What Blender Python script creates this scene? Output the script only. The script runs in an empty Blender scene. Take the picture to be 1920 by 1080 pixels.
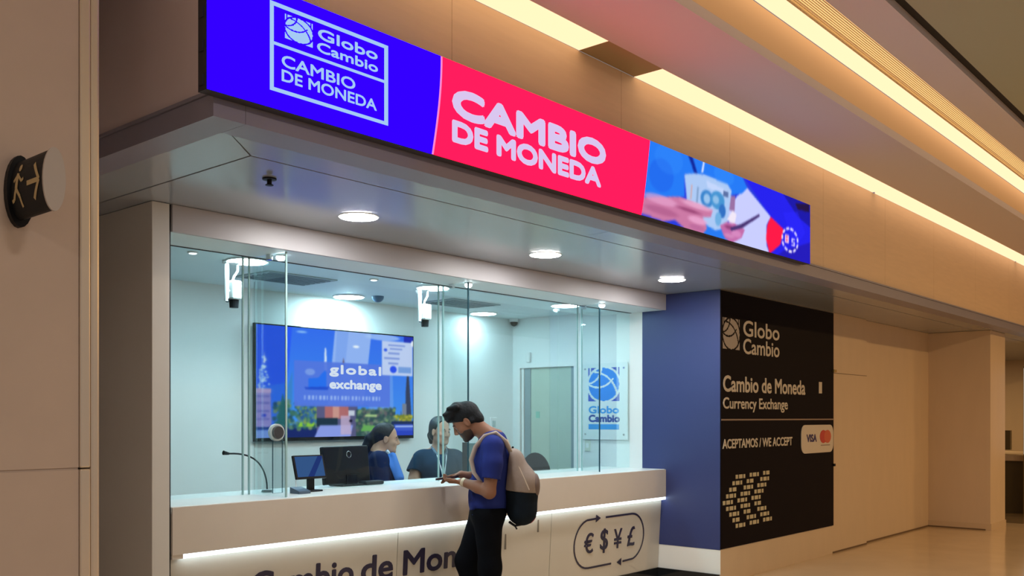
import bpy, bmesh, math, random
import numpy as np
from mathutils import Vector, Matrix
R = math.radians
random.seed(4)
C = bpy.context.scene.collection
sc = bpy.context.scene

# ------------------------------------------------------------------ camera, world, light, exposure
cam = bpy.data.objects.new('camera', bpy.data.cameras.new('camera'))
C.objects.link(cam); sc.camera = cam
cam.location = (0, 0, 1.54)
cam.rotation_euler = (R(90), 0, R(40.88 - 90))
cam.data.sensor_width = 36
cam.data.lens = 1785 / 1920 * 36
cam.data.shift_y = (782 - 540) / 1920
cam.data.clip_start = .05
w = bpy.data.worlds.new('world'); sc.world = w; w.use_nodes = True
w.node_tree.nodes['Background'].inputs[0].default_value = (.95, .90, .90, 1)
w.node_tree.nodes['Background'].inputs[1].default_value = .24
sc.view_settings.view_transform = 'Standard'
sc.view_settings.look = 'None'
sc.view_settings.exposure = 0
sc.view_settings.gamma = 1
sc.view_settings.use_curve_mapping = False
sc.cycles.max_bounces = 12
sc.cycles.diffuse_bounces = 5
sc.cycles.transparent_max_bounces = 24
sc.cycles.sample_clamp_indirect = 6


def area(name, loc, size, power, col, rot=(0, 0, 0), size_y=None):
    l = bpy.data.lights.new(name, 'AREA'); l.energy = power; l.color = col; l.size = size
    if size_y:
        l.shape = 'RECTANGLE'; l.size_y = size_y
    else:
        l.shape = 'DISK'
    o = bpy.data.objects.new(name, l); o.location = loc; o.rotation_euler = rot; C.objects.link(o)
    return o


# fill lamps added over the concourse, unseen behind and beside the camera
for cx, pw, gb in ((-2.5, 55, (.86, .74)), (1.5, 55, (.85, .72)), (5.5, 60, (.78, .56)), (9.5, 90, (.63, .30)), (13.5, 110, (.58, .22)), (17.5, 110, (.58, .22))):
    area('concourse_fill', (cx, -1.2, 3.9), .5, pw, (1.0, *gb))

area('recess_fill', (19.3, 5.6, 2.70), .4, 45, (1.0, .66, .32))   # unseen fill lamp added to brighten the bay behind the far pier

# ------------------------------------------------------------------ materials
MATS = {}


def mat(name, col, rough=.5, metal=0., noise=0., nscale=6., bump=0., spec=.5, coat=0., emit=None, es=0., stretch=(1, 1, 1)):
    if name in MATS:
        return MATS[name]
    m = bpy.data.materials.new(name); m.use_nodes = True
    nt = m.node_tree; b = nt.nodes['Principled BSDF']
    b.inputs['Base Color'].default_value = (*col, 1)
    b.inputs['Roughness'].default_value = rough
    b.inputs['Metallic'].default_value = metal
    b.inputs['Specular IOR Level'].default_value = spec
    b.inputs['Coat Weight'].default_value = coat
    if emit:
        b.inputs['Emission Color'].default_value = (*emit, 1)
        b.inputs['Emission Strength'].default_value = es
    if noise or bump:
        tc = nt.nodes.new('ShaderNodeTexCoord'); mp = nt.nodes.new('ShaderNodeMapping')
        mp.inputs['Scale'].default_value = stretch
        n = nt.nodes.new('ShaderNodeTexNoise'); n.inputs['Scale'].default_value = nscale
        n.inputs['Detail'].default_value = 5
        nt.links.new(tc.outputs['Object'], mp.inputs[0]); nt.links.new(mp.outputs[0], n.inputs['Vector'])
        if noise:
            r = nt.nodes.new('ShaderNodeMix'); r.data_type = 'RGBA'
            r.inputs[6].default_value = (*[c * (1 - noise) for c in col], 1)
            r.inputs[7].default_value = (*[min(1, c * (1 + noise)) for c in col], 1)
            nt.links.new(n.outputs['Fac'], r.inputs[0]); nt.links.new(r.outputs[2], b.inputs['Base Color'])
        if bump:
            bp = nt.nodes.new('ShaderNodeBump'); bp.inputs['Strength'].default_value = bump
            bp.inputs['Distance'].default_value = .01
            nt.links.new(n.outputs['Fac'], bp.inputs['Height']); nt.links.new(bp.outputs[0], b.inputs['Normal'])
    MATS[name] = m
    return m


def emis(name, col, s=1.):
    if name in MATS:
        return MATS[name]
    m = bpy.data.materials.new(name); m.use_nodes = True; nt = m.node_tree
    nt.nodes.remove(nt.nodes['Principled BSDF'])
    e = nt.nodes.new('ShaderNodeEmission'); e.inputs[0].default_value = (*col, 1); e.inputs[1].default_value = s
    nt.links.new(e.outputs[0], nt.nodes['Material Output'].inputs[0])
    MATS[name] = m
    return m


def emis_attr(name, s=1.):
    m = emis(name, (1, 1, 1), s); nt = m.node_tree
    a = nt.nodes.new('ShaderNodeAttribute'); a.attribute_name = 'screen'
    nt.links.new(a.outputs['Color'], nt.nodes['Emission'].inputs[0])
    return m


def glass_mat(name, tint, refl=.6):
    m = bpy.data.materials.new(name); m.use_nodes = True; nt = m.node_tree
    nt.nodes.remove(nt.nodes['Principled BSDF'])
    t = nt.nodes.new('ShaderNodeBsdfTransparent'); t.inputs[0].default_value = (*tint, 1)
    g = nt.nodes.new('ShaderNodeBsdfGlossy'); g.inputs['Roughness'].default_value = .02
    g.inputs[0].default_value = (.9, 1, 1, 1)
    f = nt.nodes.new('ShaderNodeFresnel'); f.inputs[0].default_value = 1.4
    k = nt.nodes.new('ShaderNodeMath'); k.operation = 'MULTIPLY'; k.inputs[1].default_value = refl
    mx = nt.nodes.new('ShaderNodeMixShader')
    nt.links.new(f.outputs[0], k.inputs[0]); nt.links.new(k.outputs[0], mx.inputs[0])
    nt.links.new(t.outputs[0], mx.inputs[1]); nt.links.new(g.outputs[0], mx.inputs[2])
    nt.links.new(mx.outputs[0], nt.nodes['Material Output'].inputs[0])
    return m


M_bulk = mat('travertine_bulkhead', (.78, .59, .39), .55, noise=.07, nscale=9, bump=.06, stretch=(.4, 1, 4))
M_wallr = mat('beige_wall_panel', (.66, .52, .36), .5, noise=.05, nscale=3, stretch=(2, 2, .6))
M_pillar = mat('pillar_stone', (.58, .48, .42), .5, noise=.07, nscale=5, bump=.04)
M_trim = mat('brushed_trim', (.80, .70, .58), .3, .6)
M_fascia = mat('soffit_fascia', (.25, .245, .33), .4, noise=.03)  # purple spill of the long screen put into the base colour
M_soffit = mat('soffit_panel', (.33, .37, .44), .17, noise=.03, nscale=2, spec=.6)
M_gap = mat('dark_joint', (.01, .01, .015), .7)
M_dropc = mat('dropped_ceiling', (.66, .63, .68), .6)
M_olive = mat('concourse_ceiling', (.39, .42, .31), .7)
M_floor = mat('polished_floor', (.62, .49, .33), .13, noise=.12, nscale=2.5)
M_floord = mat('polished_dark_floor', (.30, .22, .13), .1, noise=.3, nscale=3)
M_column = mat('kiosk_side_panel', (.66, .66, .64), .4, noise=.04, nscale=3)
M_white = mat('kiosk_wall', (.80, .84, .84), .5, noise=.02)
M_iceil = mat('kiosk_ceiling', (.76, .89, .93), .45)
M_header = mat('header_panel', (.44, .43, .45), .45)
M_fasc = mat('counter_fascia', (.64, .60, .545), .4, noise=.04, nscale=5)
M_lower = mat('counter_lower', (.60, .57, .50), .4, noise=.03, nscale=5)
M_top = mat('counter_top', (.82, .86, .86), .25)
M_navyside = mat('blue_paint', (.034, .048, .165), .42)
M_navy = mat('navy_vinyl', (.005, .003, .0045), .5, spec=.06)
M_navytext = mat('navy_letter', (.02, .016, .05), .4)
M_plinth = mat('plinth', (.70, .66, .56), .4)
M_black = mat('black_plastic', (.008, .009, .012), .45, spec=.2)
M_blackg = mat('black_gloss', (.01, .012, .014), .08)
M_cream = mat('cream_letter', (.62, .56, .46), .5)
M_wplate = mat('white_plastic', (.82, .84, .84), .35)
M_chrome = mat('chrome', (.75, .76, .78), .15, 1.)
M_glass = glass_mat('clear_glass', (.95, .985, .985), .3)
M_gedge = mat('glass_edge', (.36, .56, .57), .15, noise=.0)
M_gedged = mat('glass_edge_dark', (.03, .09, .12), .12)
E_cove = emis('cove_lamp', (1.0, .62, .36), 1.55)
E_cove2 = emis('cove_lamp_inner', (1.0, .60, .24), 1.6)
E_down = emis('downlight_lens', (1.0, .97, .94), 150)
E_int = emis('kiosk_downlight_lens', (.62, .93, 1.0), 125)
E_intr = emis('kiosk_downlight_lens_dimmer', (.62, .93, 1.0), 46)
E_strip = emis('counter_strip', (.80, .94, 1.0), 4.2)

# ------------------------------------------------------------------ helpers


def wloc(o):
    v = Vector((0, 0, 0))
    while o:
        v += o.location; o = o.parent
    return v


class MB:
    """collects shapes (world coordinates) and links them as ONE mesh object"""

    def __init__(s):
        s.bm = bmesh.new(); s.slot = 0

    def _mark(s, faces):
        for f in faces:
            f.material_index = s.slot

    def box(s, x0, x1, y0, y1, z0, z1, bev=0, seg=2, M=None):
        r = bmesh.ops.create_cube(s.bm, size=1)
        vs = r['verts']
        for v in vs:
            v.co = Vector(((x0 + x1) / 2 + v.co.x * (x1 - x0), (y0 + y1) / 2 + v.co.y * (y1 - y0), (z0 + z1) / 2 + v.co.z * (z1 - z0)))
        if M is not None:
            for v in vs:
                v.co = M @ v.co
        fs = {f for v in vs for f in v.link_faces}
        s._mark(fs)
        if bev:
            es = list({e for v in vs for e in v.link_edges})
            r = bmesh.ops.bevel(s.bm, geom=es, offset=bev, segments=seg, affect='EDGES', profile=.5)
            s._mark(r['faces'])
        return s

    def poly(s, pts):
        f = s.bm.faces.new([s.bm.verts.new(p) for p in pts]); s._mark([f]); return s

    def prism(s, pts, off):
        off = Vector(off); n = len(pts)
        a = [s.bm.verts.new(p) for p in pts]; b = [s.bm.verts.new(Vector(p) + off) for p in pts]
        fs = [s.bm.faces.new(a), s.bm.faces.new(b[::-1])]
        for i in range(n):
            fs.append(s.bm.faces.new((a[i], b[i], b[(i + 1) % n], a[(i + 1) % n])))
        s._mark(fs); return s

    def tube(s, pts, rad, seg=10, sy=1.0, caps=True):
        pts = [Vector(p) for p in pts]; n = len(pts)
        if not hasattr(rad, '__len__'):
            rad = [rad] * n
        rings = []; up = None
        for i, p in enumerate(pts):
            t = (pts[min(i + 1, n - 1)] - pts[max(i - 1, 0)]).normalized()
            if up is None:
                up = t.orthogonal().normalized()
            up = (up - t * up.dot(t)).normalized(); sd = t.cross(up)
            rings.append([s.bm.verts.new(p + (up * math.cos(2 * math.pi * k / seg) + sd * sy * math.sin(2 * math.pi * k / seg)) * rad[i]) for k in range(seg)])
        fs = []
        for a, b in zip(rings, rings[1:]):
            for k in range(seg):
                fs.append(s.bm.faces.new((a[k], a[(k + 1) % seg], b[(k + 1) % seg], b[k])))
        if caps:
            fs += [s.bm.faces.new(rings[0][::-1]), s.bm.faces.new(rings[-1])]
        s._mark(fs); return s

    def ell(s, c, r, seg=16, M=None):
        q = bmesh.ops.create_uvsphere(s.bm, u_segments=seg, v_segments=max(6, seg // 2), radius=1)
        for v in q['verts']:
            p = Vector((v.co.x * r[0], v.co.y * r[1], v.co.z * r[2]))
            v.co = (M @ p if M is not None else p) + Vector(c)
        s._mark({f for v in q['verts'] for f in v.link_faces}); return s

    def text(s, body, fn, w, h, th, bold=0., space=1.):
        """lettering: fitted to w x h, fn(u, v, d) maps into the world"""
        c = bpy.data.curves.new('t', 'FONT'); c.body = body; c.extrude = .5; c.space_character = space
        c.resolution_u = 4
        o = bpy.data.objects.new('t', c); C.objects.link(o)
        dg = bpy.context.evaluated_depsgraph_get(); dg.update()
        m = bpy.data.meshes.new_from_object(o.evaluated_get(dg))
        bpy.data.objects.remove(o); bpy.data.curves.remove(c)
        co = np.array([v.co[:] for v in m.vertices]); lo = co.min(0); hi = co.max(0)
        b = bold * h; fs = []
        shifts = [(0, 0)] if not bold else [(b * math.cos(k * math.pi / 4), b * math.sin(k * math.pi / 4)) for k in range(8)]
        for q, (du, dv) in enumerate(shifts):      # a bold stroke: the outline thickened by shifted copies
            vs = []
            for p in co:
                u = b + (p[0] - lo[0]) / (hi[0] - lo[0]) * (w - 2 * b) + du; v = b + (p[1] - lo[1]) / (hi[1] - lo[1]) * (h - 2 * b) + dv
                vs.append(s.bm.verts.new(fn(u, v, (p[2] - lo[2]) * th * (1 + q * .04))))
            for p in m.polygons:
                fs.append(s.bm.faces.new([vs[i] for i in p.vertices]))
        s._mark(fs); bpy.data.meshes.remove(m); return s

    def build(s, name, mats, parent=None, smooth=False, local=False):
        bmesh.ops.recalc_face_normals(s.bm, faces=s.bm.faces[:]) if len(s.bm.faces) > 1 else None
        me = bpy.data.meshes.new(name)
        if parent is not None and not local:
            bmesh.ops.translate(s.bm, verts=s.bm.verts[:], vec=-wloc(parent))
        s.bm.to_mesh(me); s.bm.free()
        for m in (mats if isinstance(mats, (list, tuple)) else [mats]):
            me.materials.append(m)
        if smooth:
            for p in me.polygons:
                p.use_smooth = True
            if smooth != 'all':
                try:
                    me.set_sharp_from_angle(angle=R(40))
                except Exception:
                    pass
        o = bpy.data.objects.new(name, me); C.objects.link(o)
        if parent is not None:
            o.parent = parent
        return o


def tag(o, label=None, cat=None, group=None, kind=None):
    if label: o['label'] = label
    if cat: o['category'] = cat
    if group: o['group'] = group
    if kind: o['kind'] = kind
    return o


def thing(name, label, cat, loc=(0, 0, 0), group=None, rz=0, kind=None):
    o = bpy.data.objects.new(name, None); C.objects.link(o)
    o.empty_display_size = .1
    o.location = loc; o.rotation_euler = (0, 0, rz)
    return tag(o, label, cat, group, kind)


def struct(o, label, cat):
    return tag(o, label, cat, kind='structure')


def dup(root, loc, label, group=None):
    r = root.copy(); C.objects.link(r); r.location = loc; r['label'] = label
    for ch in list(root.children):
        c = ch.copy(); C.objects.link(c); c.parent = r
        for g in list(ch.children):
            d = g.copy(); C.objects.link(d); d.parent = c
    return r


def box(name, m, *a, parent=None, bev=0, **k):
    return MB().box(*a, bev=bev).build(name, m, parent, **k)


# painted content of a screen ------------------------------------------------
class Raster:
    def __init__(s, w, h):
        s.w, s.h = w, h
        s.a = np.zeros((h, w, 3)); s.u, s.v = np.meshgrid((np.arange(w) + .5) / w, (np.arange(h) + .5) / h)

    def mask(s, pts):
        m = np.zeros((s.h, s.w))
        for du, dv in ((-.25, -.25), (.25, -.25), (-.25, .25), (.25, .25)):
            u = s.u + du / s.w; v = s.v + dv / s.h; c = np.zeros((s.h, s.w), bool); n = len(pts)
            for i in range(n):
                (x0, y0), (x1, y1) = pts[i], pts[(i + 1) % n]
                if y0 == y1: continue
                c ^= ((y0 > v) != (y1 > v)) & (u < (x1 - x0) * (v - y0) / (y1 - y0) + x0)
            m += c * .25
        return m

    def emask(s, c, r):
        return np.clip((1 - np.hypot((s.u - c[0]) / r[0], (s.v - c[1]) / r[1])) * min(r[0] * s.w, r[1] * s.h) + .5, 0, 1)

    def put(s, m, col, a=1.):
        c = np.array(col, float) / 255
        s.a = s.a * (1 - (m * a)[..., None]) + c * (m * a)[..., None]

    def poly(s, pts, col, a=1.): s.put(s.mask(pts), col, a)

    def rect(s, x0, x1, y0, y1, col, a=1.): s.put(s.mask([(x0, y0), (x1, y0), (x1, y1), (x0, y1)]), col, a)

    def el(s, c, r, col, a=1.): s.put(s.emask(c, r), col, a)

    def blur(s, n=1):
        for _ in range(n):
            p = np.pad(s.a, ((1, 1), (1, 1), (0, 0)), 'edge')
            s.a = (p[:-2, 1:-1] + p[2:, 1:-1] + p[1:-1, :-2] + p[1:-1, 2:] + 2 * s.a) / 6

    def build(s, name, m, fn, parent):
        """fn(u, v) -> world point; one vertex grid with the picture as point colours"""
        W, H = s.w, s.h
        lin = np.where(s.a <= .04045, s.a / 12.92, ((s.a + .055) / 1.055) ** 2.4)
        off = wloc(parent); vs = [Vector(fn(i / (W - 1), j / (H - 1))) - off for j in range(H) for i in range(W)]
        fs = [(j * W + i, j * W + i + 1, (j + 1) * W + i + 1, (j + 1) * W + i) for j in range(H - 1) for i in range(W - 1)]
        me = bpy.data.meshes.new(name); me.from_pydata(vs, [], fs)
        at = me.color_attributes.new('screen', 'FLOAT_COLOR', 'POINT')
        at.data.foreach_set('color', np.concatenate([lin.reshape(-1, 3), np.ones((W * H, 1))], 1).astype(np.float32).ravel())
        me.materials.append(m); o = bpy.data.objects.new(name, me); C.objects.link(o); o.parent = parent
        return o


# implicit bodies -------------------------------------------------------------
class Field:
    def __init__(s, lo, hi, h):
        s.lo = np.array(lo, float); s.h = h
        s.n = np.ceil((np.array(hi) - s.lo) / h).astype(int) + 1
        s.f = np.full(s.n, 9., np.float32)

    def _sub(s, a, b):
        i0 = np.clip(np.floor((a - s.lo) / s.h).astype(int), 0, s.n - 1); i1 = np.clip(np.ceil((b - s.lo) / s.h).astype(int) + 1, 1, s.n)
        ax = [s.lo[k] + s.h * np.arange(i0[k], i1[k]) for k in range(3)]
        P = np.stack(np.meshgrid(*ax, indexing='ij'), -1)
        return tuple(slice(i0[k], i1[k]) for k in range(3)), P

    def _op(s, sl, d, k, op):
        f = s.f[sl]
        if op == 'sub':
            d = -d
            hh = np.maximum(k - np.abs(f - d), 0) / k if k else 0
            s.f[sl] = np.maximum(f, d) + hh * hh * k * .25
        elif op == 'and':
            s.f[sl] = np.maximum(f, d)
        else:
            hh = np.maximum(k - np.abs(f - d), 0) / k if k else 0
            s.f[sl] = np.minimum(f, d) - hh * hh * k * .25

    def rc(s, a, b, ra, rb, k=.02, op='add', T=None):
        a = np.array(a, float); b = np.array(b, float)
        if T is not None: a, b = T(a), T(b)
        m = max(ra, rb) + k + 3 * s.h
        sl, P = s._sub(np.minimum(a, b) - m, np.maximum(a, b) + m)
        ba = b - a; t = np.clip(((P - a) @ ba) / max(ba @ ba, 1e-9), 0, 1)
        d = np.linalg.norm(P - a - t[..., None] * ba, axis=-1) - (ra + (rb - ra) * t)
        s._op(sl, d, k, op); return s

    def chain(s, pts, rad, k=.02, T=None):
        for i in range(len(pts) - 1):
            s.rc(pts[i], pts[i + 1], rad[i], rad[i + 1], k, T=T)
        return s

    def el(s, c, r, k=.02, op='add', T=None, rot=None):
        c = np.array(c, float); r = np.array(r, float); Rm = np.eye(3)
        if rot is not None: Rm = rot
        if T is not None:
            c = T(c); Rm = T.R @ Rm
        m = r.max() + k + 3 * s.h
        sl, P = s._sub(c - m, c + m)
        q = (P - c) @ Rm
        k0 = np.linalg.norm(q / r, axis=-1); k1 = np.linalg.norm(q / r ** 2, axis=-1) + 1e-9
        s._op(sl, k0 * (k0 - 1) / k1, k, op); return s

    def cut(s, p, n, T=None):
        """keep the side the normal points away from"""
        p = np.array(p, float); n = np.array(n, float); n /= np.linalg.norm(n)
        if T is not None: p = T(p); n = T.R @ n
        ax = [s.lo[k] + s.h * np.arange(s.n[k]) for k in range(3)]
        X, Y, Z = np.meshgrid(*ax, indexing='ij', sparse=True)
        s.f = np.maximum(s.f, ((X - p[0]) * n[0] + (Y - p[1]) * n[1] + (Z - p[2]) * n[2]).astype(np.float32)); return s

    def mesh(s):
        f = s.f; b = f < 0; n = f.shape
        cell = np.zeros(np.array(n) - 1, np.int8)
        for dx in (0, 1):
            for dy in (0, 1):
                for dz in (0, 1):
                    cell += b[dx:n[0] - 1 + dx, dy:n[1] - 1 + dy, dz:n[2] - 1 + dz]
        act = (cell > 0) & (cell < 8); idx = np.argwhere(act)
        num = np.full(cell.shape, -1, np.int64); num[act] = np.arange(len(idx))
        cor = [(i, j, k) for i in (0, 1) for j in (0, 1) for k in (0, 1)]
        val = np.stack([f[idx[:, 0] + c[0], idx[:, 1] + c[1], idx[:, 2] + c[2]] for c in cor], 1)
        acc = np.zeros((len(idx), 3)); cnt = np.zeros(len(idx))
        for a in range(8):
            for c in range(a + 1, 8):
                if sum(abs(cor[a][q] - cor[c][q]) for q in range(3)) != 1: continue
                va, vc = val[:, a], val[:, c]; x = (va < 0) != (vc < 0)
                t = np.where(x, va / np.where(x, va - vc, 1), 0)
                p = np.array(cor[a]) + t[:, None] * (np.array(cor[c]) - np.array(cor[a]))
                acc += p * x[:, None]; cnt += x
        V = s.lo + s.h * (idx + acc / cnt[:, None])
        F = []
        for ax in range(3):
            u, v = [(1, 2), (2, 0), (0, 1)][ax]
            sl0 = [slice(None)] * 3; sl1 = [slice(None)] * 3; sl0[ax] = slice(0, n[ax] - 1); sl1[ax] = slice(1, n[ax])
            ch = b[tuple(sl0)] != b[tuple(sl1)]
            e = np.argwhere(ch); e = e[(e[:, u] > 0) & (e[:, v] > 0) & (e[:, u] < n[u] - 1) & (e[:, v] < n[v] - 1)]
            if not len(e): continue
            du = np.eye(3, dtype=int)[u]; dv = np.eye(3, dtype=int)[v]
            g = lambda q: num[q[:, 0], q[:, 1], q[:, 2]]
            q = np.stack([g(e - du - dv), g(e - dv), g(e), g(e - du)], 1)
            neg = b[e[:, 0], e[:, 1], e[:, 2]]
            q[~neg] = q[~neg][:, ::-1]
            F.append(q)
        return V, np.concatenate(F)

    def build(s, name, m, parent, smooth_iter=1):
        V, F = s.mesh()
        F = F[(F >= 0).all(1)]
        for _ in range(smooth_iter):
            acc = np.zeros_like(V); cnt = np.zeros(len(V))
            for a, b in ((0, 1), (1, 2), (2, 3), (3, 0)):
                np.add.at(acc, F[:, a], V[F[:, b]]); np.add.at(cnt, F[:, a], 1)
                np.add.at(acc, F[:, b], V[F[:, a]]); np.add.at(cnt, F[:, b], 1)
            V = V * .5 + .5 * acc / np.maximum(cnt, 1)[:, None]
        me = bpy.data.meshes.new(name); me.from_pydata(V.tolist(), [], F.tolist()); me.materials.append(m)
        me.polygons.foreach_set('use_smooth', [True] * len(me.polygons))
        o = bpy.data.objects.new(name, me); C.objects.link(o); o.parent = parent
        return o


class Xf:
    def __init__(s, pos, pitch=0, yaw=0, roll=0, sc=1.):
        cy, sy = math.cos(yaw), math.sin(yaw); cp, sp = math.cos(pitch), math.sin(pitch); cr, sr = math.cos(roll), math.sin(roll)
        Rz = np.array([[cy, -sy, 0], [sy, cy, 0], [0, 0, 1]]); Ry = np.array([[cp, 0, sp], [0, 1, 0], [-sp, 0, cp]]); Rx = np.array([[1, 0, 0], [0, cr, -sr], [0, sr, cr]])
        s.R = Rz @ Ry @ Rx; s.p = np.array(pos, float); s.s = sc

    def __call__(s, q): return s.p + s.R @ (np.array(q, float) * s.s)


# ------------------------------------------------------------------ concourse structure
XR = 7.911      # right inner wall of the kiosk
YW = 4.30       # concourse wall plane on the right
ZS = 2.72       # soffit height
floor = MB(); floor.box(-8, 15.2, -8, 9, -.2, 0); floor.slot = 1; floor.box(15.2, 30, -8, 9, -.2, 0)
floor.slot = 2; floor.box(2.8, 7.85, 5.05, 6.82, 0, .006)  # unseen pale slab, added to bounce cool light up to the ceiling
struct(floor.build('floor', [M_floor, M_floord, mat('kiosk_floor_bounce', (.62, .66, .67), .4)]), 'polished beige stone floor of the concourse', 'floor')

pl = MB()
pl.box(-8, 1.56, 3.4, 9, -.0, 1.352); pl.box(-8, 1.56, 3.4, 9, 1.36, 4.6)
pl.box(-8, 1.56, 3.406, 8.99, 1.352, 1.36); pl.box(-8, 2.2, 9, 9.2, 0, 4.6); pl.box(-8, 2.2, 3.56, 9.2, 4.6, 4.7)  # deep block, end wall and cap: unseen, added to darken the passage
po = struct(pl.build('trim_1', M_pillar), 'beige stone pillar face at the left edge with a horizontal joint', 'pillar')
pt = MB(); pt.box(1.562, 1.600, 3.392, 3.55, 0, 1.354, bev=.006); pt.box(1.562, 1.600, 3.392, 3.55, 1.358, 4.6, bev=.006)
pt.box(1.602, 1.637, 3.398, 3.55, 0, 4.6, bev=.010)
pt.build('corner_trim', M_trim, po)

# bulkhead: front stone wall over the shop, with vertical joints, and its left return
bk = MB(); xs = [2.2, 3.42, 4.92, 6.32, 8.0, 9.5, 11.0, 12.6, 14.2, 16, 18, 20, 24]
for a, b in zip(xs, xs[1:]):
    bk.box(a + .0015, b - .0015, 3.36, 3.5, ZS + .106, 3.69)
bk.slot = 1; bk.box(2.21, 24, 3.503, 3.51, ZS + .106, 3.688)
struct(bk.build('wall_front', [M_bulk, M_gap]), 'beige stone bulkhead above the kiosk holding the long screen', 'wall')
bl = MB(); bl.box(2.06, 2.199, 3.36, 9, ZS + .106, 4.6)
struct(bl.build('wall_upper_left', mat('return_panel', (.66, .58, .62), .6, noise=.03)), 'side return of the stone bulkhead left of the screen', 'wall')  # purple-ish base stands in for the screen's blue light
fa = MB()
fa.box(2.2, 24, 3.324, 3.5, ZS, ZS + .088); fa.box(2.053, 2.1985, 3.324, 9, ZS, ZS + .088)
fa.box(2.2, 24, 3.316, 3.5, ZS + .09, ZS + .104); fa.box(2.045, 2.1985, 3.316, 9, ZS + .09, ZS + .104)
struct(fa.build('trim_2', M_fascia), 'grey metal fascia edging the soffit under the screen', 'fascia')

# soffit: outer ring with mitred corner, dark gap, inner field
rx, ry = 2.483, 3.713
so = MB(); zt = ZS + .03
def flat(m, pts): m.prism([(x, y, ZS + .002) for x, y in pts], (0, 0, .012))
g = .0015
flat(so, [(2.07 + g, 3.34), (rx, ry - .006), (5.0 - g, ry - .006), (5.0 - g, 3.34)])
for a, b in ((5.0, 7.5), (7.5, 10.0), (10.0, 12.5), (12.5, 15), (15, 18), (18, 24)):
    flat(so, [(a + g, 3.34), (a + g, ry - .006), (b - g, ry - .006), (b - g, 3.34)])
flat(so, [(2.07, 3.34 + g), (2.07, 5.2 - g), (rx - .006, 5.2 - g), (rx - .006, ry)])
flat(so, [(2.07, 5.2 + g), (2.07, 9), (rx - .006, 9), (rx - .006, 5.2 + g)])
for a, b in ((rx + .006, 4.2), (4.2, 6.2), (6.2, 8.2), (8.2, 10.2), (10.2, 12.4), (12.4, 14.6), (14.6, 24)):
    flat(so, [(a, ry + .006), (a, 9 if a < 3 or a > 8 else 5.27), (b, 9 if a > 8 else 5.27), (b, ry + .006)])
so.slot = 1; so.box(2.09, 24, 3.35, 9, ZS + .02, ZS + .05)
struct(so.build('soffit', [M_soffit, M_gap]), 'smooth grey panelled soffit projecting over the counter', 'soffit')

# dropped ceiling bands with lamp coves
dc = MB(); dc.box(-3, 24, 2.57, 3.13, 3.68, 3.74)
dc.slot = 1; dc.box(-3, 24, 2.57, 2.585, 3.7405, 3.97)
struct(dc.build('ceiling', [M_dropc, mat('cove_upstand_glow', (.86, .64, .38), .55)]), 'flat dropped ceiling band between the two light coves', 'ceiling')  # warm glow of the cove lamp put into the upstand's amber
dm = MB(); dm.box(-3, 24, 1.97, 2.235, 3.95, 4.02)
struct(dm.build('ceiling_inner', M_dropc), 'narrow ceiling band beyond the slotted grille', 'ceiling')
do = MB(); do.box(-8, 24, -8, 1.90, 3.97, 4.1)
do.slot = 1; do.box(-3, 24, 1.90, 1.97, 4.0, 4.1)
struct(do.build('ceiling_upper', [M_olive, M_gap]), 'olive coloured concourse ceiling at upper right', 'ceiling')
cb = MB(); cb.box(-3, 24, 3.13, 3.5, 3.86, 3.9); cb.box(-3, 24, 3.125, 3.135, 3.70, 3.88)
cb.box(-3, 24, 2.24, 2.6, 4.06, 4.1)
struct(cb.build('ceiling_cove', M_dropc), 'hidden back of the light coves above the dropped ceiling', 'ceiling')
cl = None
segs = [(-2.5, 2.9), (3.0, 4.48), (5.06, 9.15), (9.22, 14.5), (14.58, 23)]
for i, (a, b) in enumerate(segs):
    t = thing('cove_lamp', ['warm cove strip lamp hidden at far left beyond the screen', 'warm cove strip lamp above the red part of the screen, ending at the gap',
              'long warm cove strip lamp starting right of the gap above the bulkhead', 'warm cove strip lamp above the bulkhead beyond the screen end',
              'farthest warm cove strip lamp above the bulkhead at the right edge'][i], 'lamp', (a, 3.25, 3.70), 'cove strip lamps above the bulkhead')
    box('diffuser', E_cove, a, b, 3.145, 3.3585, 3.692, 3.708, parent=t)
    box('housing', M_dropc, a, b, 3.145, 3.3585, 3.709, 3.80, parent=t)
t = thing('cove_lamp', 'broad continuous warm light strip beside the slotted grille', 'lamp', (3, 2.48, 3.96), 'cove strip lamps by the grille')
box('diffuser', E_cove, -3, 24, 2.40, 2.568, 3.975, 3.985, parent=t)
box('housing', M_dropc, -3, 24, 2.40, 2.568, 3.986, 4.05, parent=t)
cg = MB(); cg.box(4.482, 5.058, 3.145, 3.3585, 3.692, 3.80)
struct(cg.build('trim_5', mat('cove_blank', (.42, .32, .18), .5)), 'unlit blank between the two cove lamps above the screen', 'cover')
gr = thing('ceiling_grille', 'slotted warm lit air grille running along the ceiling', 'grille', (3, 2.3, 3.95))
sl = MB()
sl.box(-3, 24, 2.385, 2.398, 3.945, 3.975)
for k in range(9):
    y = 2.245 + k * .0155
    sl.box(-3, 24, y, y + .005, 3.952, 3.958)
sl.build('slat', mat('grille_slat', (.75, .6, .38), .4), gr)
box('backlight', E_cove2, -3, 24, 2.24, 2.385, 3.985, 3.99, parent=gr)

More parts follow.
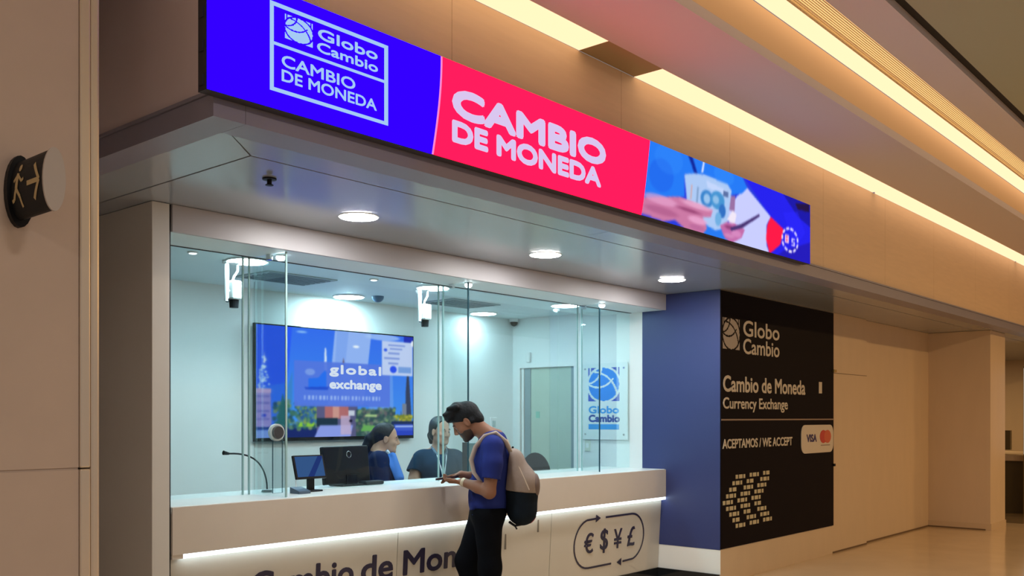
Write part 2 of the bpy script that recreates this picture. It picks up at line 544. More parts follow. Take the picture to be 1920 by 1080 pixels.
# right-hand wall, recessed panels and pier
rw = MB(); rw.box(XR + .001, 11.53, YW, 9, 0, ZS); rw.box(11.53, 15.2, YW + .05, 9, 0, ZS)
rw.slot = 1; rw.box(10.5, 11.533, YW - .002, YW + .02, 2.035, 2.041)
rw.box(10.5, 11.53, YW - .004, YW + .02, 0, .018); rw.box(11.53, 14.2, YW + .04, YW + .07, 0, .018)
struct(rw.build('wall_right', [M_wallr, mat('joint_brown', (.16, .10, .05), .6)]), 'beige panelled concourse wall right of the navy sign', 'wall')
pr = MB(); pr.box(14.0, 14.75, 3.54, 4.36, 0, ZS, bev=.004)
pr.slot = 1; pr.box(13.99, 14.76, 3.53, 4.36, .0, .09)
pr.slot = 2; pr.box(13.985, 14.0, 3.6, 4.36, 0, .018)
struct(pr.build('trim_3', [M_wallr, mat('pier_skirting', (.62, .48, .32), .35), MATS['joint_brown']]), 'beige pier projecting from the wall at far right', 'pier')
fw = MB(); fw.box(22, 22.2, -2, 9, 0, 4.0); fw.box(15.2, 22.2, 8.8, 9, 0, 4)
struct(fw.build('wall_far', M_wallr), 'distant beige wall glimpsed past the pier', 'wall')
fc = thing('service_counter', 'dark cabinet with a tan top seen past the far pier', 'counter', (17.6, 4.3, 0))
box('body', mat('dark_cabinet', (.014, .010, .006), .4), 16.8, 18.6, 4.05, 4.9, .0, .84, parent=fc)
box('side_panel', mat('dark_olive', (.09, .07, .03), .5), 16.79, 18.6, 3.72, 4.045, .0, .84, parent=fc)
box('top', M_wallr, 16.7, 18.7, 3.7, 5.0, .841, .93, parent=fc, bev=.005)
box('display_panel', mat('olive_panel', (.16, .13, .06), .5), 17.2, 17.3, 4.05, 4.3, 1.0, 1.32, parent=fc, bev=.005)
lb = thing('display_board', 'bright white board at the right edge beyond the pier', 'board', (17, 3.75, .9))
box('panel', emis('board_light', (.9, .9, .85), .75), 16.4, 16.45, 3.05, 3.67, .96, 2.3, parent=lb)
box('frame', mat('olive_frame', (.2, .15, .07), .4), 16.455, 16.5, 3.03, 3.69, 0, 2.33, parent=lb)

# ------------------------------------------------------------------ exit sign on the pillar
ex = thing('exit_sign', 'dark projecting exit sign with running figure and arrow on the pillar', 'sign', (1.37, 3.4, 2.31))
zc, hh, xc, bulge = 2.306, .099, 1.352, .034
def lensx(z, side=-1): return xc + side * bulge * max(0., 1 - ((z - zc) / hh) ** 2) ** .5
prof = [(lensx(zc - hh * math.cos(math.pi * k / 16), -1), zc - hh * math.cos(math.pi * k / 16)) for k in range(17)]
prof += [(lensx(zc - hh * math.cos(math.pi * k / 16), 1), zc - hh * math.cos(math.pi * k / 16)) for k in range(15, 0, -1)]
m = MB(); m.prism([(x, 3.375, z) for x, z in prof], (0, -.25, 0)); m.build('body', mat('sign_face', (.012, .014, .017), .5, spec=.2), ex)
m = MB(); m.prism([(xc + (x - xc) * 1.06, 3.124, zc + (z - zc) * 1.04) for x, z in prof], (0, -.008, 0)); m.build('end_cap', mat('sign_cap', (.50, .47, .46), .4), ex)
m = MB(); m.prism([(xc + .046 * math.cos(2 * math.pi * k / 24), 3.40, zc + .122 * math.sin(2 * math.pi * k / 24)) for k in range(24)], (0, -.026, 0))
m.build('wall_bracket', M_black, ex)
m = MB(); S = mat('sign_symbol', (.58, .46, .24), .5)
def sgn(pts):   # (y, z) outline on the bulged face
    a = [m.bm.verts.new((lensx(z) - .0015, y, z)) for y, z in pts]; m.bm.faces.new(a)
def bar(y0, z0, y1, z1, t=.006):
    d = Vector((y1 - y0, z1 - z0)).normalized(); n = Vector((-d.y, d.x)) * t; q = 5
    for i in range(q):
        a0, a1 = i / q, (i + 1) / q; P0 = Vector((y0 + (y1 - y0) * a0, z0 + (z1 - z0) * a0)); P1 = Vector((y0 + (y1 - y0) * a1, z0 + (z1 - z0) * a1))
        sgn([(P0 + n)[:], (P1 + n)[:], (P1 - n)[:], (P0 - n)[:]])
zz = zc
m_run = m; m = MB()
bar(3.242, zz, 3.155, zz, .008); bar(3.195, zz + .058, 3.150, zz, .0075); bar(3.195, zz - .058, 3.150, zz, .0075)
m.build('arrow', S, ex); m = m_run
sgn([(3.305 + .012 * math.cos(k * .52), zz + .062 + .012 * math.sin(k * .52)) for k in range(12)])
bar(3.315, zz + .045, 3.325, zz - .005, .010); bar(3.325, zz - .005, 3.30, zz - .035, .007); bar(3.30, zz - .035, 3.29, zz - .07, .006)
bar(3.326, zz - .005, 3.345, zz - .04, .007); bar(3.345, zz - .04, 3.362, zz - .045, .006)
bar(3.315, zz + .040, 3.285, zz + .015, .005); bar(3.285, zz + .015, 3.27, zz + .022, .005); bar(3.318, zz + .04, 3.345, zz + .02, .005)
m.build('running_figure', S, ex)

# ------------------------------------------------------------------ long screen
L0, L1, LY, LZ0, LZ1 = 1.98, 7.478, 3.25, 2.79, 3.273
ls = thing('led_screen', 'long illuminated sign screen in blue and red above the soffit', 'screen', (2, 3.3, LZ0))
b_ = MB(); b_.box(L0, L1, LY + .004, 3.312, LZ0, LZ1)
for k in range(4):
    b_.box(L0 - .006, L0 + .02, LY + .02, LY + .05, LZ0 + .02 + k * .13, LZ0 + .06 + k * .13)
b_.build('housing', mat('screen_housing', (.03, .03, .045), .5), ls)
E_blue = emis('screen_blue', (.0125, .0, 1.0), 2.8); E_red = emis('screen_red', (1.0, .0040, .036), 3.1)
def ledc(s, n=10):   # boundary arc blue | red
    return [(3.177 + .06 * math.sin(s * math.pi * .5 * (i / n)) * 1.0, LZ0 + (LZ1 - LZ0) * i / n) for i in range(n + 1)]
arc1 = ledc(1)
arc2 = [(4.976 + .1 * (i / 10) ** .8, LZ0 + (LZ1 - LZ0) * i / 10) for i in range(11)]
m = MB(); m.poly([(L0, LY, LZ0)] + [(x, LY, z) for x, z in arc1] + [(L0, LY, LZ1)])
m.slot = 1; m.poly([(x, LY, z) for x, z in arc1] + [(x, LY, z) for x, z in arc2[::-1]])
m.build('screen_field', [E_blue, E_red], ls)
m = MB()
for i in range(10):
    (a, z0), (b, z1) = arc1[i], arc1[i + 1]; m.poly([(a - .006, LY - .001, z0), (a + .006, LY - .001, z0), (b + .006, LY - .001, z1), (b - .006, LY - .001, z1)])
m.build('divider', emis('screen_pink', (1, .25, .6), 1.0), ls)
E_lt = emis('screen_lettering', (.42, .66, 1.0), .9); E_lw = emis('screen_lettering_white', (.74, .60, .92), .95)
def onled(x, z): return lambda u, v, d: (x + u, LY - .001 - d, z + v)
m = MB()
for a in ((2.262, 2.894, 3.205, 3.221), (2.262, 2.894, 2.860, 2.875), (2.262, 2.280, 2.860, 3.221), (2.872, 2.894, 2.860, 3.221), (2.262, 2.894, 3.048, 3.060)):
    m.box(a[0], a[1], LY - .003, LY - .001, a[2], a[3])
m.build('outline', E_lt, ls)
def letter(par, m_, txt, fn, w, h, th, bold=0., **k):
    q = MB(); q.text(txt, fn, w, h, th, bold, **k); return q.build('lettering', m_, par)
letter(ls, E_lt, 'Globo', onled(2.502, 3.137), .33, .048, .001, .04); letter(ls, E_lt, 'Cambio', onled(2.497, 3.082), .337, .044, .001, .04)
letter(ls, E_lt, 'CAMBIO', onled(2.319, 2.970), .385, .050, .001, .03); letter(ls, E_lt, 'DE MONEDA', onled(2.319, 2.910), .508, .049, .001, .03)
letter(ls, E_lw, 'CAMBIO', onled(3.308, 3.005), 1.29, .148, .001, .085); letter(ls, E_lw, 'DE MONEDA', onled(3.308, 2.878), 1.24, .112, .001, .075)


def globe_cells(N=44):
    c = (np.arange(N) + .5) / N * 2 - 1; X, Z = np.meshgrid(c, c)
    r = np.hypot(X, Z); sq = np.maximum(abs(X), abs(Z)) < .98
    lw = .055
    disc = r < .98
    a1 = (abs(np.hypot(X + .35, Z - .95) - 1.12) < lw) & (Z < .35)      # lower sweep
    a2 = abs(np.hypot(X + .75, Z + .85) - 1.62) < lw                    # right sweep
    a3 = (abs(np.hypot(X + 1.1, Z - 1.0) - .95) < lw) & (X < .1)
    corner = sq & (r > 1.10)
    return disc & ~a1 & ~a2 & ~a3, corner & ~((Z > 0) & (abs(abs(X) - .86) < .05)), N


def globe(m, fn, w, h, slot_d=0, slot_c=0):
    D, K, N = globe_cells()
    for A, slot in ((D, slot_d), (K, slot_c)):
        for j in range(N):
            i = 0
            while i < N:
                if A[j, i]:
                    k = i
                    while k < N and A[j, k]: k += 1
                    m.slot = slot
                    m.poly([fn(i / N * w, j / N * h, 0), fn(k / N * w, j / N * h, 0), fn(k / N * w, (j + 1) / N * h, 0), fn(i / N * w, (j + 1) / N * h, 0)])
                    i = k
                else:
                    i += 1


m = MB(); globe(m, onled(2.335, 3.09), .14, .10); m.build('globe_emblem', E_lt, ls)

r = Raster(250, 50)
r.rect(-1, 2, -1, 2, (40, 60, 215))
r.poly([(.544, .867), (.705, .563), (.677, .412), (.682, .112), (.705, -.02), (.464, -.02), (.432, .42), (.481, .685)], (196, 200, 250))
r.poly([(.30, -.02), (.31, .2), (.45, .2), (.47, -.02)], (40, 120, 235))
r.poly([(-.02, -.02), (-.02, 1.1), (.038, 1.0), (.192, 1.02), (.278, 1.04), (.384, 1.04), (.506, 1.02), (.544, .867), (.514, .758), (.448, .677), (.369, .762), (.293, .824), (.182, .723), (.192, .422), (.007, .255)], (38, 120, 240))
r.el((.07, .6), (.06, .22), (28, 80, 220), .35); r.el((.1, .85), (.07, .2), (60, 145, 250), .25); r.el((.4, .92), (.06, .14), (60, 150, 250), .3)
r.poly([(.192, 1.01), (.234, .785), (.25, .8), (.215, 1.02)], (20, 40, 150)); r.poly([(.27, .84), (.278, 1.02), (.286, 1.02), (.28, .84)], (220, 225, 250))
r.poly([(.44, .66), (.473, .68), (.473, .453), (.44, .447)], (150, 110, 160))
r.poly([(.182, .723), (.234, .785), (.293, .824), (.424, .805), (.448, .737), (.432, .178), (.369, .099), (.323, .13), (.206, .379)], (168, 196, 238))
r.poly([(.30, .75), (.42, .72), (.43, .62), (.31, .66)], (190, 208, 245))
r.el((.31, .50), (.035, .12), (60, 130, 200)); r.el((.31, .50), (.018, .07), (150, 190, 230)); r.el((.37, .53), (.04, .13), (70, 145, 205)); r.el((.36, .53), (.018, .06), (140, 185, 225))
r.el((.40, .40), (.02, .1), (50, 110, 190)); r.el((.38, .27), (.018, .1), (110, 170, 220)); r.rect(.40, .43, .62, .70, (90, 110, 160)); r.rect(.255, .262, .40, .62, (120, 150, 190)); r.rect(.222, .228, .42, .62, (205, 160, 160))
r.poly([(-.02, .22), (.10, .34), (.171, .404), (.227, .398), (.346, .366), (.338, .261), (.293, .224), (.323, .093), (.3, -.02), (.206, .002), (.157, .075), (.104, .012), (-.02, .04)], (198, 118, 160))
r.el((.08, .28), (.08, .06), (225, 160, 200), .7); r.el((.26, .36), (.08, .04), (230, 170, 205), .8); r.el((.27, .16), (.05, .05), (232, 165, 205), .8); r.el((.22, .26), (.06, .025), (140, 60, 105), .8); r.el((.27, .06), (.04, .04), (180, 100, 150), .7); r.el((.09, .14), (.08, .05), (165, 85, 130), .6)
r.poly([(.43, .3), (.46, .46), (.485, .42), (.475, .26)], (235, 225, 240))
r.poly([(.392, .186), (.43, .27), (.481, .277), (.54, .24), (.523, .104), (.464, -.021), (.424, .031)], (190, 105, 165))
r.el((.45, .2), (.03, .03), (120, 50, 100), .7); r.el((.49, .14), (.03, .05), (220, 150, 200), .6); r.el((.45, .08), (.03, .03), (215, 150, 195), .6)
r.poly([(.45, .20), (.514, .300), (.627, .545), (.632, .513), (.523, .25), (.46, .16)], (70, 50, 110))
r.poly([(.514, 1.02), (1.02, 1.02), (1.02, -.02), (.69, -.02), (.786, .275), (.705, .563)], (38, 34, 232))
r.poly([(.786, 1.0), (1.02, 1.0), (1.02, .6), (.9, .72)], (30, 26, 165)); r.poly([(.79, .7), (.88, .2), (.96, .5), (.9, .8)], (44, 40, 250), .5)
r.poly([(.88, .92), (.99, 1.0), (.99, .86), (.9, .84)], (38, 22, 66))
r.poly([(.80, .1), (1.02, .4), (1.02, -.02), (.75, -.02)], (36, 26, 170), .8)
r.poly([(.705, .563), (.796, .439), (.776, .18), (.705, -.012), (.677, .197), (.682, .414)], (252, 26, 70))
for k in range(11):
    a0 = k * 2 * math.pi / 11; q = [(a0 + j * .1) for j in range(5)]
    r.poly([(.845 + .062 * math.cos(a), .30 + .20 * math.sin(a)) for a in q] + [(.845 + .052 * math.cos(a), .30 + .165 * math.sin(a)) for a in q[::-1]], (245, 235, 255))
r.rect(.808, .836, .245, .375, (240, 200, 235)); r.rect(.817, .827, .27, .30, (240, 30, 80)); r.rect(.817, .827, .325, .35, (240, 30, 80))
r.rect(.856, .880, .22, .345, (225, 215, 255)); r.rect(.864, .880, .29, .32, (40, 34, 220)); r.rect(.856, .872, .245, .275, (40, 34, 220))
r.blur(1)
pe = emis_attr('screen_picture', 1.08)
def ledp(u, v):
    x0 = 4.976 + .1 * max(v, 0) ** .8; return (x0 + (L1 - x0) * u, LY, LZ0 + (LZ1 - LZ0) * v)
r.build('picture', pe, ledp, ls)

# ------------------------------------------------------------------ kiosk shell
kl = MB(); kl.box(2.639, 2.743, 4.88, 9, 0, ZS, bev=.003)
kl.slot = 1; kl.box(2.7431, 2.76, 4.90, 6.83, 0, ZS)
struct(kl.build('wall_left', [M_column, M_gap]), 'beige side wall of the kiosk left of the glass', 'wall')
kb = MB(); kb.box(2.74, XR + .05, 6.83, 6.95, 0, ZS)
struct(kb.build('wall_back', M_white), 'pale back wall of the kiosk behind the television', 'wall')
D0, D1, DZ = 5.975, 6.71, 2.07
kr = MB(); kr.box(XR - .006, XR + .001, 5.15, D0, 0, 2.62); kr.box(XR - .006, XR + .001, D1, 6.83, 0, 2.62); kr.box(XR - .006, XR + .001, D0, D1, DZ, 2.62)
struct(kr.build('wall_kiosk_right', M_white), 'pale inner wall of the kiosk with door and poster', 'wall')
kc = MB(); kc.box(2.745, XR, 5.27, 6.83, 2.61, 2.66)
struct(kc.build('ceiling_kiosk', M_iceil), 'pale ceiling inside the kiosk', 'ceiling')
hd = MB(); hd.box(2.7605, XR, 4.88, 4.905, 2.57, ZS)
hd.slot = 1; hd.box(2.7605, XR, 5.276, 5.296, 2.568, 2.609); hd.box(2.7605, XR, 5.304, 5.318, 2.585, 2.609)
hd.slot = 2; hd.box(2.7605, XR, 4.9055, 5.275, 2.571, 2.66)
struct(hd.build('trim_4', [M_header, M_gap, M_iceil]), 'beige header beam above the glass screen', 'header')
bs = MB(); bs.box(XR - .007, XR + .001, YW + .0, 5.15, .31, ZS)
struct(bs.build('wall_blue', M_navyside), 'blue painted side wall between counter and navy sign', 'wall')
bp = MB(); bp.box(XR - .004, XR + .001, YW, 5.0, .085, .31)
bp.slot = 1; bp.box(XR - .022, XR - .001, YW + .01, 5.0, 0, .085)
struct(bp.build('baseboard_right', [mat('plinth_white', (.86, .87, .84), .4), M_blackg]), 'pale plinth with black foot below the blue wall', 'baseboard')

# door in the kiosk's right wall
dr = thing('door_1', 'greenish grey door in white frame inside the kiosk', 'door', (XR, D0, 0), kind='structure')
fr = MB(); fr.box(XR - .03, XR - .006, D0 - .04, D0, 0, DZ + .045); fr.box(XR - .03, XR - .006, D1, D1 + .045, 0, DZ + .045); fr.box(XR - .03, XR - .006, D0, D1, DZ, DZ + .045)
fr.build('door_frame', M_wplate, dr)
box('leaf', mat('door_leaf', (.44, .53, .45), .4, noise=.04), XR - .0055, XR + .003, D0 + .001, D1 - .14, 0, DZ - .001, parent=dr)
jm = MB(); jm.box(XR - .009, XR - .0, D1 - .135, D1 - .05, 0, DZ - .002); jm.box(XR - .008, XR - .0, D0 + .001, D0 + .05, 0, DZ - .002)
jm.build('jamb', mat('door_jamb', (.24, .31, .33), .4), dr)
box('door_edge', M_wplate, XR - .014, XR - .0095, D1 - .045, D1 - .012, 0, DZ - .002, parent=dr)
box('sticker', mat('green_sticker', (.25, .52, .42), .5), XR - .010, XR - .0056, 6.45, 6.50, 1.53, 1.60, parent=dr)
box('alarm_plate', M_wplate, XR - .04, XR - .006, 6.565, 6.615, 2.13, 2.24, parent=None, bev=.006)
tag(bpy.data.objects['alarm_plate'], 'small white sensor on wall above the kiosk door', 'sensor')

# poster
ps = thing('wall_poster', 'clear plate with blue globe emblem on the kiosk inner wall', 'poster', (XR, 5.59, 1.36))
box('plate', mat('acrylic_plate', (.76, .83, .84), .12), XR - .028, XR - .022, 5.307, 5.87, 1.312, 2.085, parent=ps, bev=.001)
for y in (5.35, 5.825):
    for z in (1.365, 2.03):
        MB().tube([(XR - .006, y, z), (XR - .036, y, z)], .011, 10).build('standoff', M_chrome, ps)
def onpost(y, z): return lambda u, v, d: (XR - .0285 - d, y - u, z + v)
m = MB(); globe(m, onpost(5.79, 1.70), .385, .34, 0, 1); m.build('globe_emblem', [mat('poster_blue', (.035, .25, .78), .4), mat('poster_indigo', (.06, .10, .50), .4)], ps)
letter(ps, mat('poster_light_blue', (.05, .32, .75), .4), 'Globo', onpost(5.785, 1.575), .375, .078, .001, .05)
letter(ps, mat('poster_navy', (.03, .07, .30), .4), 'Cambio', onpost(5.785, 1.487), .385, .078, .001, .07)
box('blue_bar', MATS['poster_light_blue'], XR - .030, XR - .0285, 5.41, 5.785, 1.415, 1.468, parent=ps)
sw = thing('light_switch', 'small cream switch plate under the globe poster', 'switch', (XR, 5.8, 1.28))
box('plate', mat('switch_cream', (.66, .70, .62), .4), XR - .016, XR - .006, 5.775, 5.845, 1.19, 1.305, parent=sw, bev=.003)
box('rocker', M_wplate, XR - .02, XR - .0161, 5.795, 5.825, 1.225, 1.27, parent=sw)
for i, (x, z, lab) in enumerate(((7.276, 1.579, 'upper grey switch box on kiosk back wall beside the customer'), (7.576, 1.466, 'lower white socket plate on kiosk back wall beside the customer'))):
    t = thing('socket_plate', lab, 'socket', (x, 6.83, z), 'plates on the back wall')
    box('plate', M_wplate if i else mat('box_grey', (.3, .42, .42), .4), x - .05, x + .05, 6.815, 6.829, z - .07, z + .07, parent=t, bev=.004)
    box('insert', mat('box_grey2', (.5, .6, .6), .4), x - .025, x + .025, 6.81, 6.8149, z - .035, z + .035, parent=t)
dmc = thing('dome_camera', 'small dark camera high in the kiosk corner above the door', 'camera', (XR - .05, 6.78, 2.56))
m = MB(); m.tube([(XR - .05, 6.775, 2.609), (XR - .05, 6.775, 2.575)], .05, 16); m.build('base', M_wplate, dmc)
m = MB(); m.ell((XR - .05, 6.775, 2.572), (.042, .042, .045)); m.build('dome', M_blackg, dmc, smooth='all')

# kiosk ceiling fittings
def kdown(i, x, y, rad, lab):
    t = thing('downlight', lab, 'lamp', (x, y, 2.61), 'round downlights in the kiosk ceiling')
    q = MB(); q.tube([(x, y, 2.612), (x, y, 2.598)], [rad * 1.12, rad * 1.08], 32); q.build('rim', M_wplate, t)
    q = MB(); q.tube([(x, y, 2.5975), (x, y, 2.5945)], [rad, rad * .97], 32); q.build('lens', E_intr if x > 7 else E_int, t)
for i, (x, y, lab) in enumerate(((3.73, 5.62, 'round kiosk downlight behind the left ceiling camera'), (5.5, 5.62, 'round kiosk downlight behind the middle ceiling camera'), (7.2, 5.56, 'round kiosk downlight nearest the door and poster'),
                                 (5.42, 6.60, 'round kiosk downlight washing the wall above the television'), (7.2, 6.62, 'round kiosk downlight by the back wall right of the television'))):
    kdown(i, x, y, .13, lab)
for x, y, lab in ((3.31, 5.60, 'tiny spot light in the kiosk ceiling near the left wall'), (4.88, 5.64, 'tiny spot light in the kiosk ceiling above the television')):
    t = thing('spot_light', lab, 'lamp', (x, y, 2.61))
    q = MB(); q.tube([(x, y, 2.611), (x, y, 2.60)], .035, 16); q.build('rim', M_wplate, t)
    q = MB(); q.tube([(x, y, 2.5995), (x, y, 2.597)], .024, 16); q.build('lens', emis('spot_lens', (.9, .97, 1), 4), t)
for x, y, lab in ((4.40, 6.10, 'dark grey air diffuser in the kiosk ceiling over the television'), (6.45, 6.22, 'grey slotted air diffuser in the kiosk ceiling over the clerks')):
    t = thing('air_diffuser', lab, 'vent', (x, y, 2.61), 'air diffusers in the kiosk ceiling')
    q = MB(); q.box(x - .32, x + .32, y - .22, y + .22, 2.600, 2.6105, bev=.003); q.build('frame', mat('vent_grey', (.33, .42, .45), .5), t)
    q = MB()
    for k in range(6): q.box(x - .28, x + .28, y - .18 + k * .065, y - .15 + k * .065, 2.595, 2.5995)
    q.build('slat', mat('vent_dark', (.14, .2, .23), .5), t)
t = thing('motion_sensor', 'small blue grey dome sensor on the kiosk ceiling above the television', 'sensor', (5.6, 6.4, 2.61))
q = MB(); q.ell((5.60, 6.42, 2.605), (.055, .055, .05)); q.build('dome', mat('sensor_dark', (.06, .12, .2), .3), t, smooth='all')
for x, y, lab in ((3.67, 5.72, 'white ceiling camera hanging above the left end of the counter'), (5.48, 5.72, 'white ceiling camera hanging above the clerk beside the customer')):
    t = thing('ceiling_camera', lab, 'camera', (x, y, 2.61), 'white cameras hanging from the kiosk ceiling')
    q = MB(); q.tube([(x, y, 2.609), (x, y, 2.59)], .06, 16); q.tube([(x - .035, y, 2.595), (x - .035, y, 2.33)], .016, 10)
    q.tube([(x - .035, y, 2.40), (x - .002, y, 2.40)], .012, 8); q.build('mount', M_wplate, t)
    q = MB(); q.tube([(x + .05, y, 2.595), (x + .05, y, 2.545), (x + .02, y, 2.50), (x + .01, y, 2.47)], .008, 8); q.build('cable', M_wplate, t)
    q = MB(); q.box(x - .015, x + .06, y - .045, y + .045, 2.345, 2.475, bev=.012); q.build('housing', M_wplate, t)
    q = MB(); q.tube([(x + .022, y, 2.344), (x + .022, y, 2.29)], [.034, .030], 16); q.ell((x - .03, y, 2.34), (.018, .018, .018), 8); q.build('lens', M_black, t)

# soffit downlights
for x, y, lab in ((3.655, 4.36, 'round warm soffit downlight nearest the left kiosk wall'), (5.40, 4.353, 'middle round warm soffit downlight above the customer'), (7.10, 4.325, 'round warm soffit downlight nearest the blue wall')):
    t = thing('downlight', lab, 'lamp', (x, y, ZS), 'round downlights in the soffit')
    q = MB(); q.tube([(x, y, ZS + .003), (x, y, ZS - .002)], [.120, .118], 36); q.build('rim', M_wplate, t)
    q = MB(); q.tube([(x, y, ZS - .0022), (x, y, ZS - .004)], [.112, .110], 36); q.build('lens', E_down, t)
t = thing('sprinkler', 'small dark sprinkler head in the soffit near its left corner', 'sprinkler', (2.777, 3.992, ZS))
q = MB(); q.tube([(2.777, 3.992, ZS + .001), (2.777, 3.992, ZS - .006)], .035, 16); q.tube([(2.777, 3.992, ZS - .006), (2.777, 3.992, ZS - .03)], .012, 10); q.tube([(2.777, 3.992, ZS - .03), (2.777, 3.992, ZS - .034)], .02, 12)
q.build('head', M_black, t)

# ------------------------------------------------------------------ navy sign on the concourse wall
PX0, PX1, PZ0, PZ1 = XR - .008, 10.5, .318, 2.712
ns = thing('wall_sign', 'tall dark navy sign panel with cream lettering and chevrons', 'sign', (9.2, YW, PZ0))
box('panel', M_navy, PX0, PX1, YW - .012, YW - .0005, PZ0, PZ1, parent=ns)
def onsig(x, z): return lambda u, v, d: (x + u, YW - .0125 - d, z + v)
m = MB(); globe(m, onsig(7.93, 2.175), .33, .29); m.build('globe_emblem', mat('cream_grey', (.42, .37, .32), .5), ns)
for tx, px_, pz_, wd, hh_, bo in (('Globo', 8.33, 2.315, .78, .155, .02), ('Cambio', 8.33, 2.145, .78, .15, .02), ('Cambio de Moneda', 7.935, 1.775, 1.80, .155, .03),
                            ('Currency Exchange', 7.935, 1.585, 1.37, .14, .018), ('ACEPTAMOS / WE ACCEPT', 7.925, 1.245, 1.49, .09, .03)):
    letter(ns, M_cream, tx, onsig(px_, pz_), wd, hh_, .003, bo)
box('upright_mark', M_cream, 10.09, 10.17, YW - .016, YW - .0125, 1.80, 1.925, parent=ns)
box('divider_line', mat('line_brown', (.30, .22, .17), .5), PX0, PX1, YW - .016, YW - .0125, 1.508, 1.522, parent=ns)
q = MB(); rr = .09
pts = []
for cx_, cz_, a0 in ((10.475 - rr, 1.455 - rr, 0), (9.63 + rr, 1.455 - rr, 90), (9.63 + rr, 1.150 + rr, 180), (10.475 - rr, 1.150 + rr, 270)):
    pts += [(cx_ + rr * math.cos(R(a0 + k * 15)), YW - .0125, cz_ + rr * math.sin(R(a0 + k * 15))) for k in range(7)]
q.prism(pts, (0, -.006, 0)); cp = q.build('card_plate', mat('card_plate', (.66, .60, .50), .4), ns)
q = MB(); q.text('VISA', lambda u, v, d: (9.76 + u, YW - .019 - d, 1.27 + v), .26, .085, .002, .05); q.build('card_lettering', mat('card_navy', (.03, .02, .13), .4), cp)
q = MB(); q.prism([(10.20 + .095 * math.cos(k * .2618), YW - .0190, 1.325 + .072 * math.sin(k * .2618)) for k in range(24)], (0, -.002, 0))
q.slot = 1; q.prism([(10.31 + .095 * math.cos(k * .2618), YW - .0188, 1.325 + .072 * math.sin(k * .2618)) for k in range(24)], (0, -.003, 0))
q.slot = 2; q.box(10.13, 10.38, YW - .021, YW - .019, 1.225, 1.235)
q.build('card_mark', [mat('card_red', (.55, .05, .03), .4), mat('card_orange', (.62, .12, .05), .4), mat('card_grey', (.3, .24, .2), .5)], cp)
for c in range(3):
    q = MB()
    for rw_ in range(9):
        xo = 7.93 + c * .285 + abs(rw_ - 4) * .062; z = .975 - rw_ * .058 + c * .006
        for k, wd in ((0, .045), (1, .07), (2, .035)):
            if (rw_ + k + c) % 5 == 4 and k == 2: continue
            x = xo + (0, .066, .155)[k]
            q.box(x, x + wd, YW - .0155, YW - .0125, z - .019, z + .019)
    q.build('chevron', mat('chevron_cream', (.58, .52, .34), .5), ns)
tag(box('wall_hook', mat('brass', (.6, .42, .15), .3, .8), 10.47, 10.54, YW - .035, YW - .013, 2.045, 2.075, bev=.004), 'small brass clip at the upper right edge of the navy sign', 'clip')
tag(box('wall_hook', M_black, 10.48, 10.52, YW - .03, YW - .013, .985, 1.015, bev=.004), 'small dark clip at the lower right edge of the navy sign', 'clip')

# ------------------------------------------------------------------ counter
CX0, CX1, CY = 2.7605, XR - .008, 4.88
ct = thing('counter', 'long beige service counter with white top and glowing strip', 'counter', (5.3, 5.2, 0))
box('worktop', M_top, CX0, CX1, CY + .012, 5.62, 1.0, 1.04, parent=ct, bev=.003)
fb = MB(); fb.box(CX0, CX1, CY, CY + .0115, .772, 1.036); fb.box(CX0, CX1, CY + .0116, 5.52, .775, .999); fb.build('fascia', M_fasc, ct)
def lowy(z): return 4.930 + .06 * (.752 - z)
seams = [CX0, 4.487, 6.202, CX1]
for a, b in zip(seams, seams[1:]):
    q = MB(); q.prism([(a + .003, lowy(.742), .742), (b - .003, lowy(.742), .742), (b - .003, lowy(.085), .085), (a + .003, lowy(.085), .085)], (0, .02, 0)); q.build('front_panel', M_lower, ct)
box('carcass', M_black, CX0, CX1, 5.01, 5.5, .03, .77, parent=ct)
box('toe_kick', M_blackg, CX0, CX1, 4.962, 4.999, 0, .084, parent=ct)
box('light_strip', E_strip, 2.83, CX1, 4.884, 4.926, .747, .771, parent=ct)
box('strip_end', M_fasc, CX0, 2.828, 4.884, 4.926, .747, .771, parent=ct)
def onlow(x, z): return lambda u, v, d: (x + u, lowy(z + v) - .0005 - d, z + v)
for tx, px_, wd in (('Cambio', 3.30, .80), ('de', 4.165, .285), ('Moneda', 4.545, .98)):
    letter(ct, M_navytext, tx, onlow(px_, .425), wd, .180, .004, .03)
# currency ring
q = MB(); RX0, RX1, RZ0, RZ1 = 6.53, 7.615, .215, .645; rr = (RZ1 - RZ0) / 2
path = []
n = 14
for k in range(n + 1):
    a = R(90 + 180 * k / n); path.append((RX0 + rr + rr * math.cos(a), (RZ0 + RZ1) / 2 + rr * math.sin(a)))
for k in range(n + 1):
    a = R(270 + 180 * k / n); path.append((RX1 - rr + rr * math.cos(a), (RZ0 + RZ1) / 2 + rr * math.sin(a)))
path.append(path[0])
def ribbon(pts, t=.009):
    for (x0, z0), (x1, z1) in zip(pts, pts[1:]):
        d = Vector((x1 - x0, z1 - z0)); L = d.length; d.normalize(); nrm = Vector((-d.y, d.x)) * t
        k = max(1, int(L / .05))
        for i in range(k):
            A = Vector((x0, z0)).lerp(Vector((x1, z1)), i / k); B = Vector((x0, z0)).lerp(Vector((x1, z1)), (i + 1) / k)
            q.poly([(p.x, lowy(p.y) - .003, p.y) for p in (A - nrm, B - nrm, B + nrm, A + nrm)])
left = path[:n + 1]; right = path[n + 1:2 * n + 2]
ribbon([(6.86, RZ1)] + left[1:] + [(7.10, RZ0)])
ribbon([(7.28, RZ0)] + right[1:] + [(6.98, RZ1)])
def tri(x, z, s):
    q.poly([(p[0], lowy(p[1]) - .004, p[1]) for p in ((x, z + .035), (x, z - .035), (x + s * .075, z))])
tri(6.83, RZ1, 1); tri(7.26, RZ0, -1)
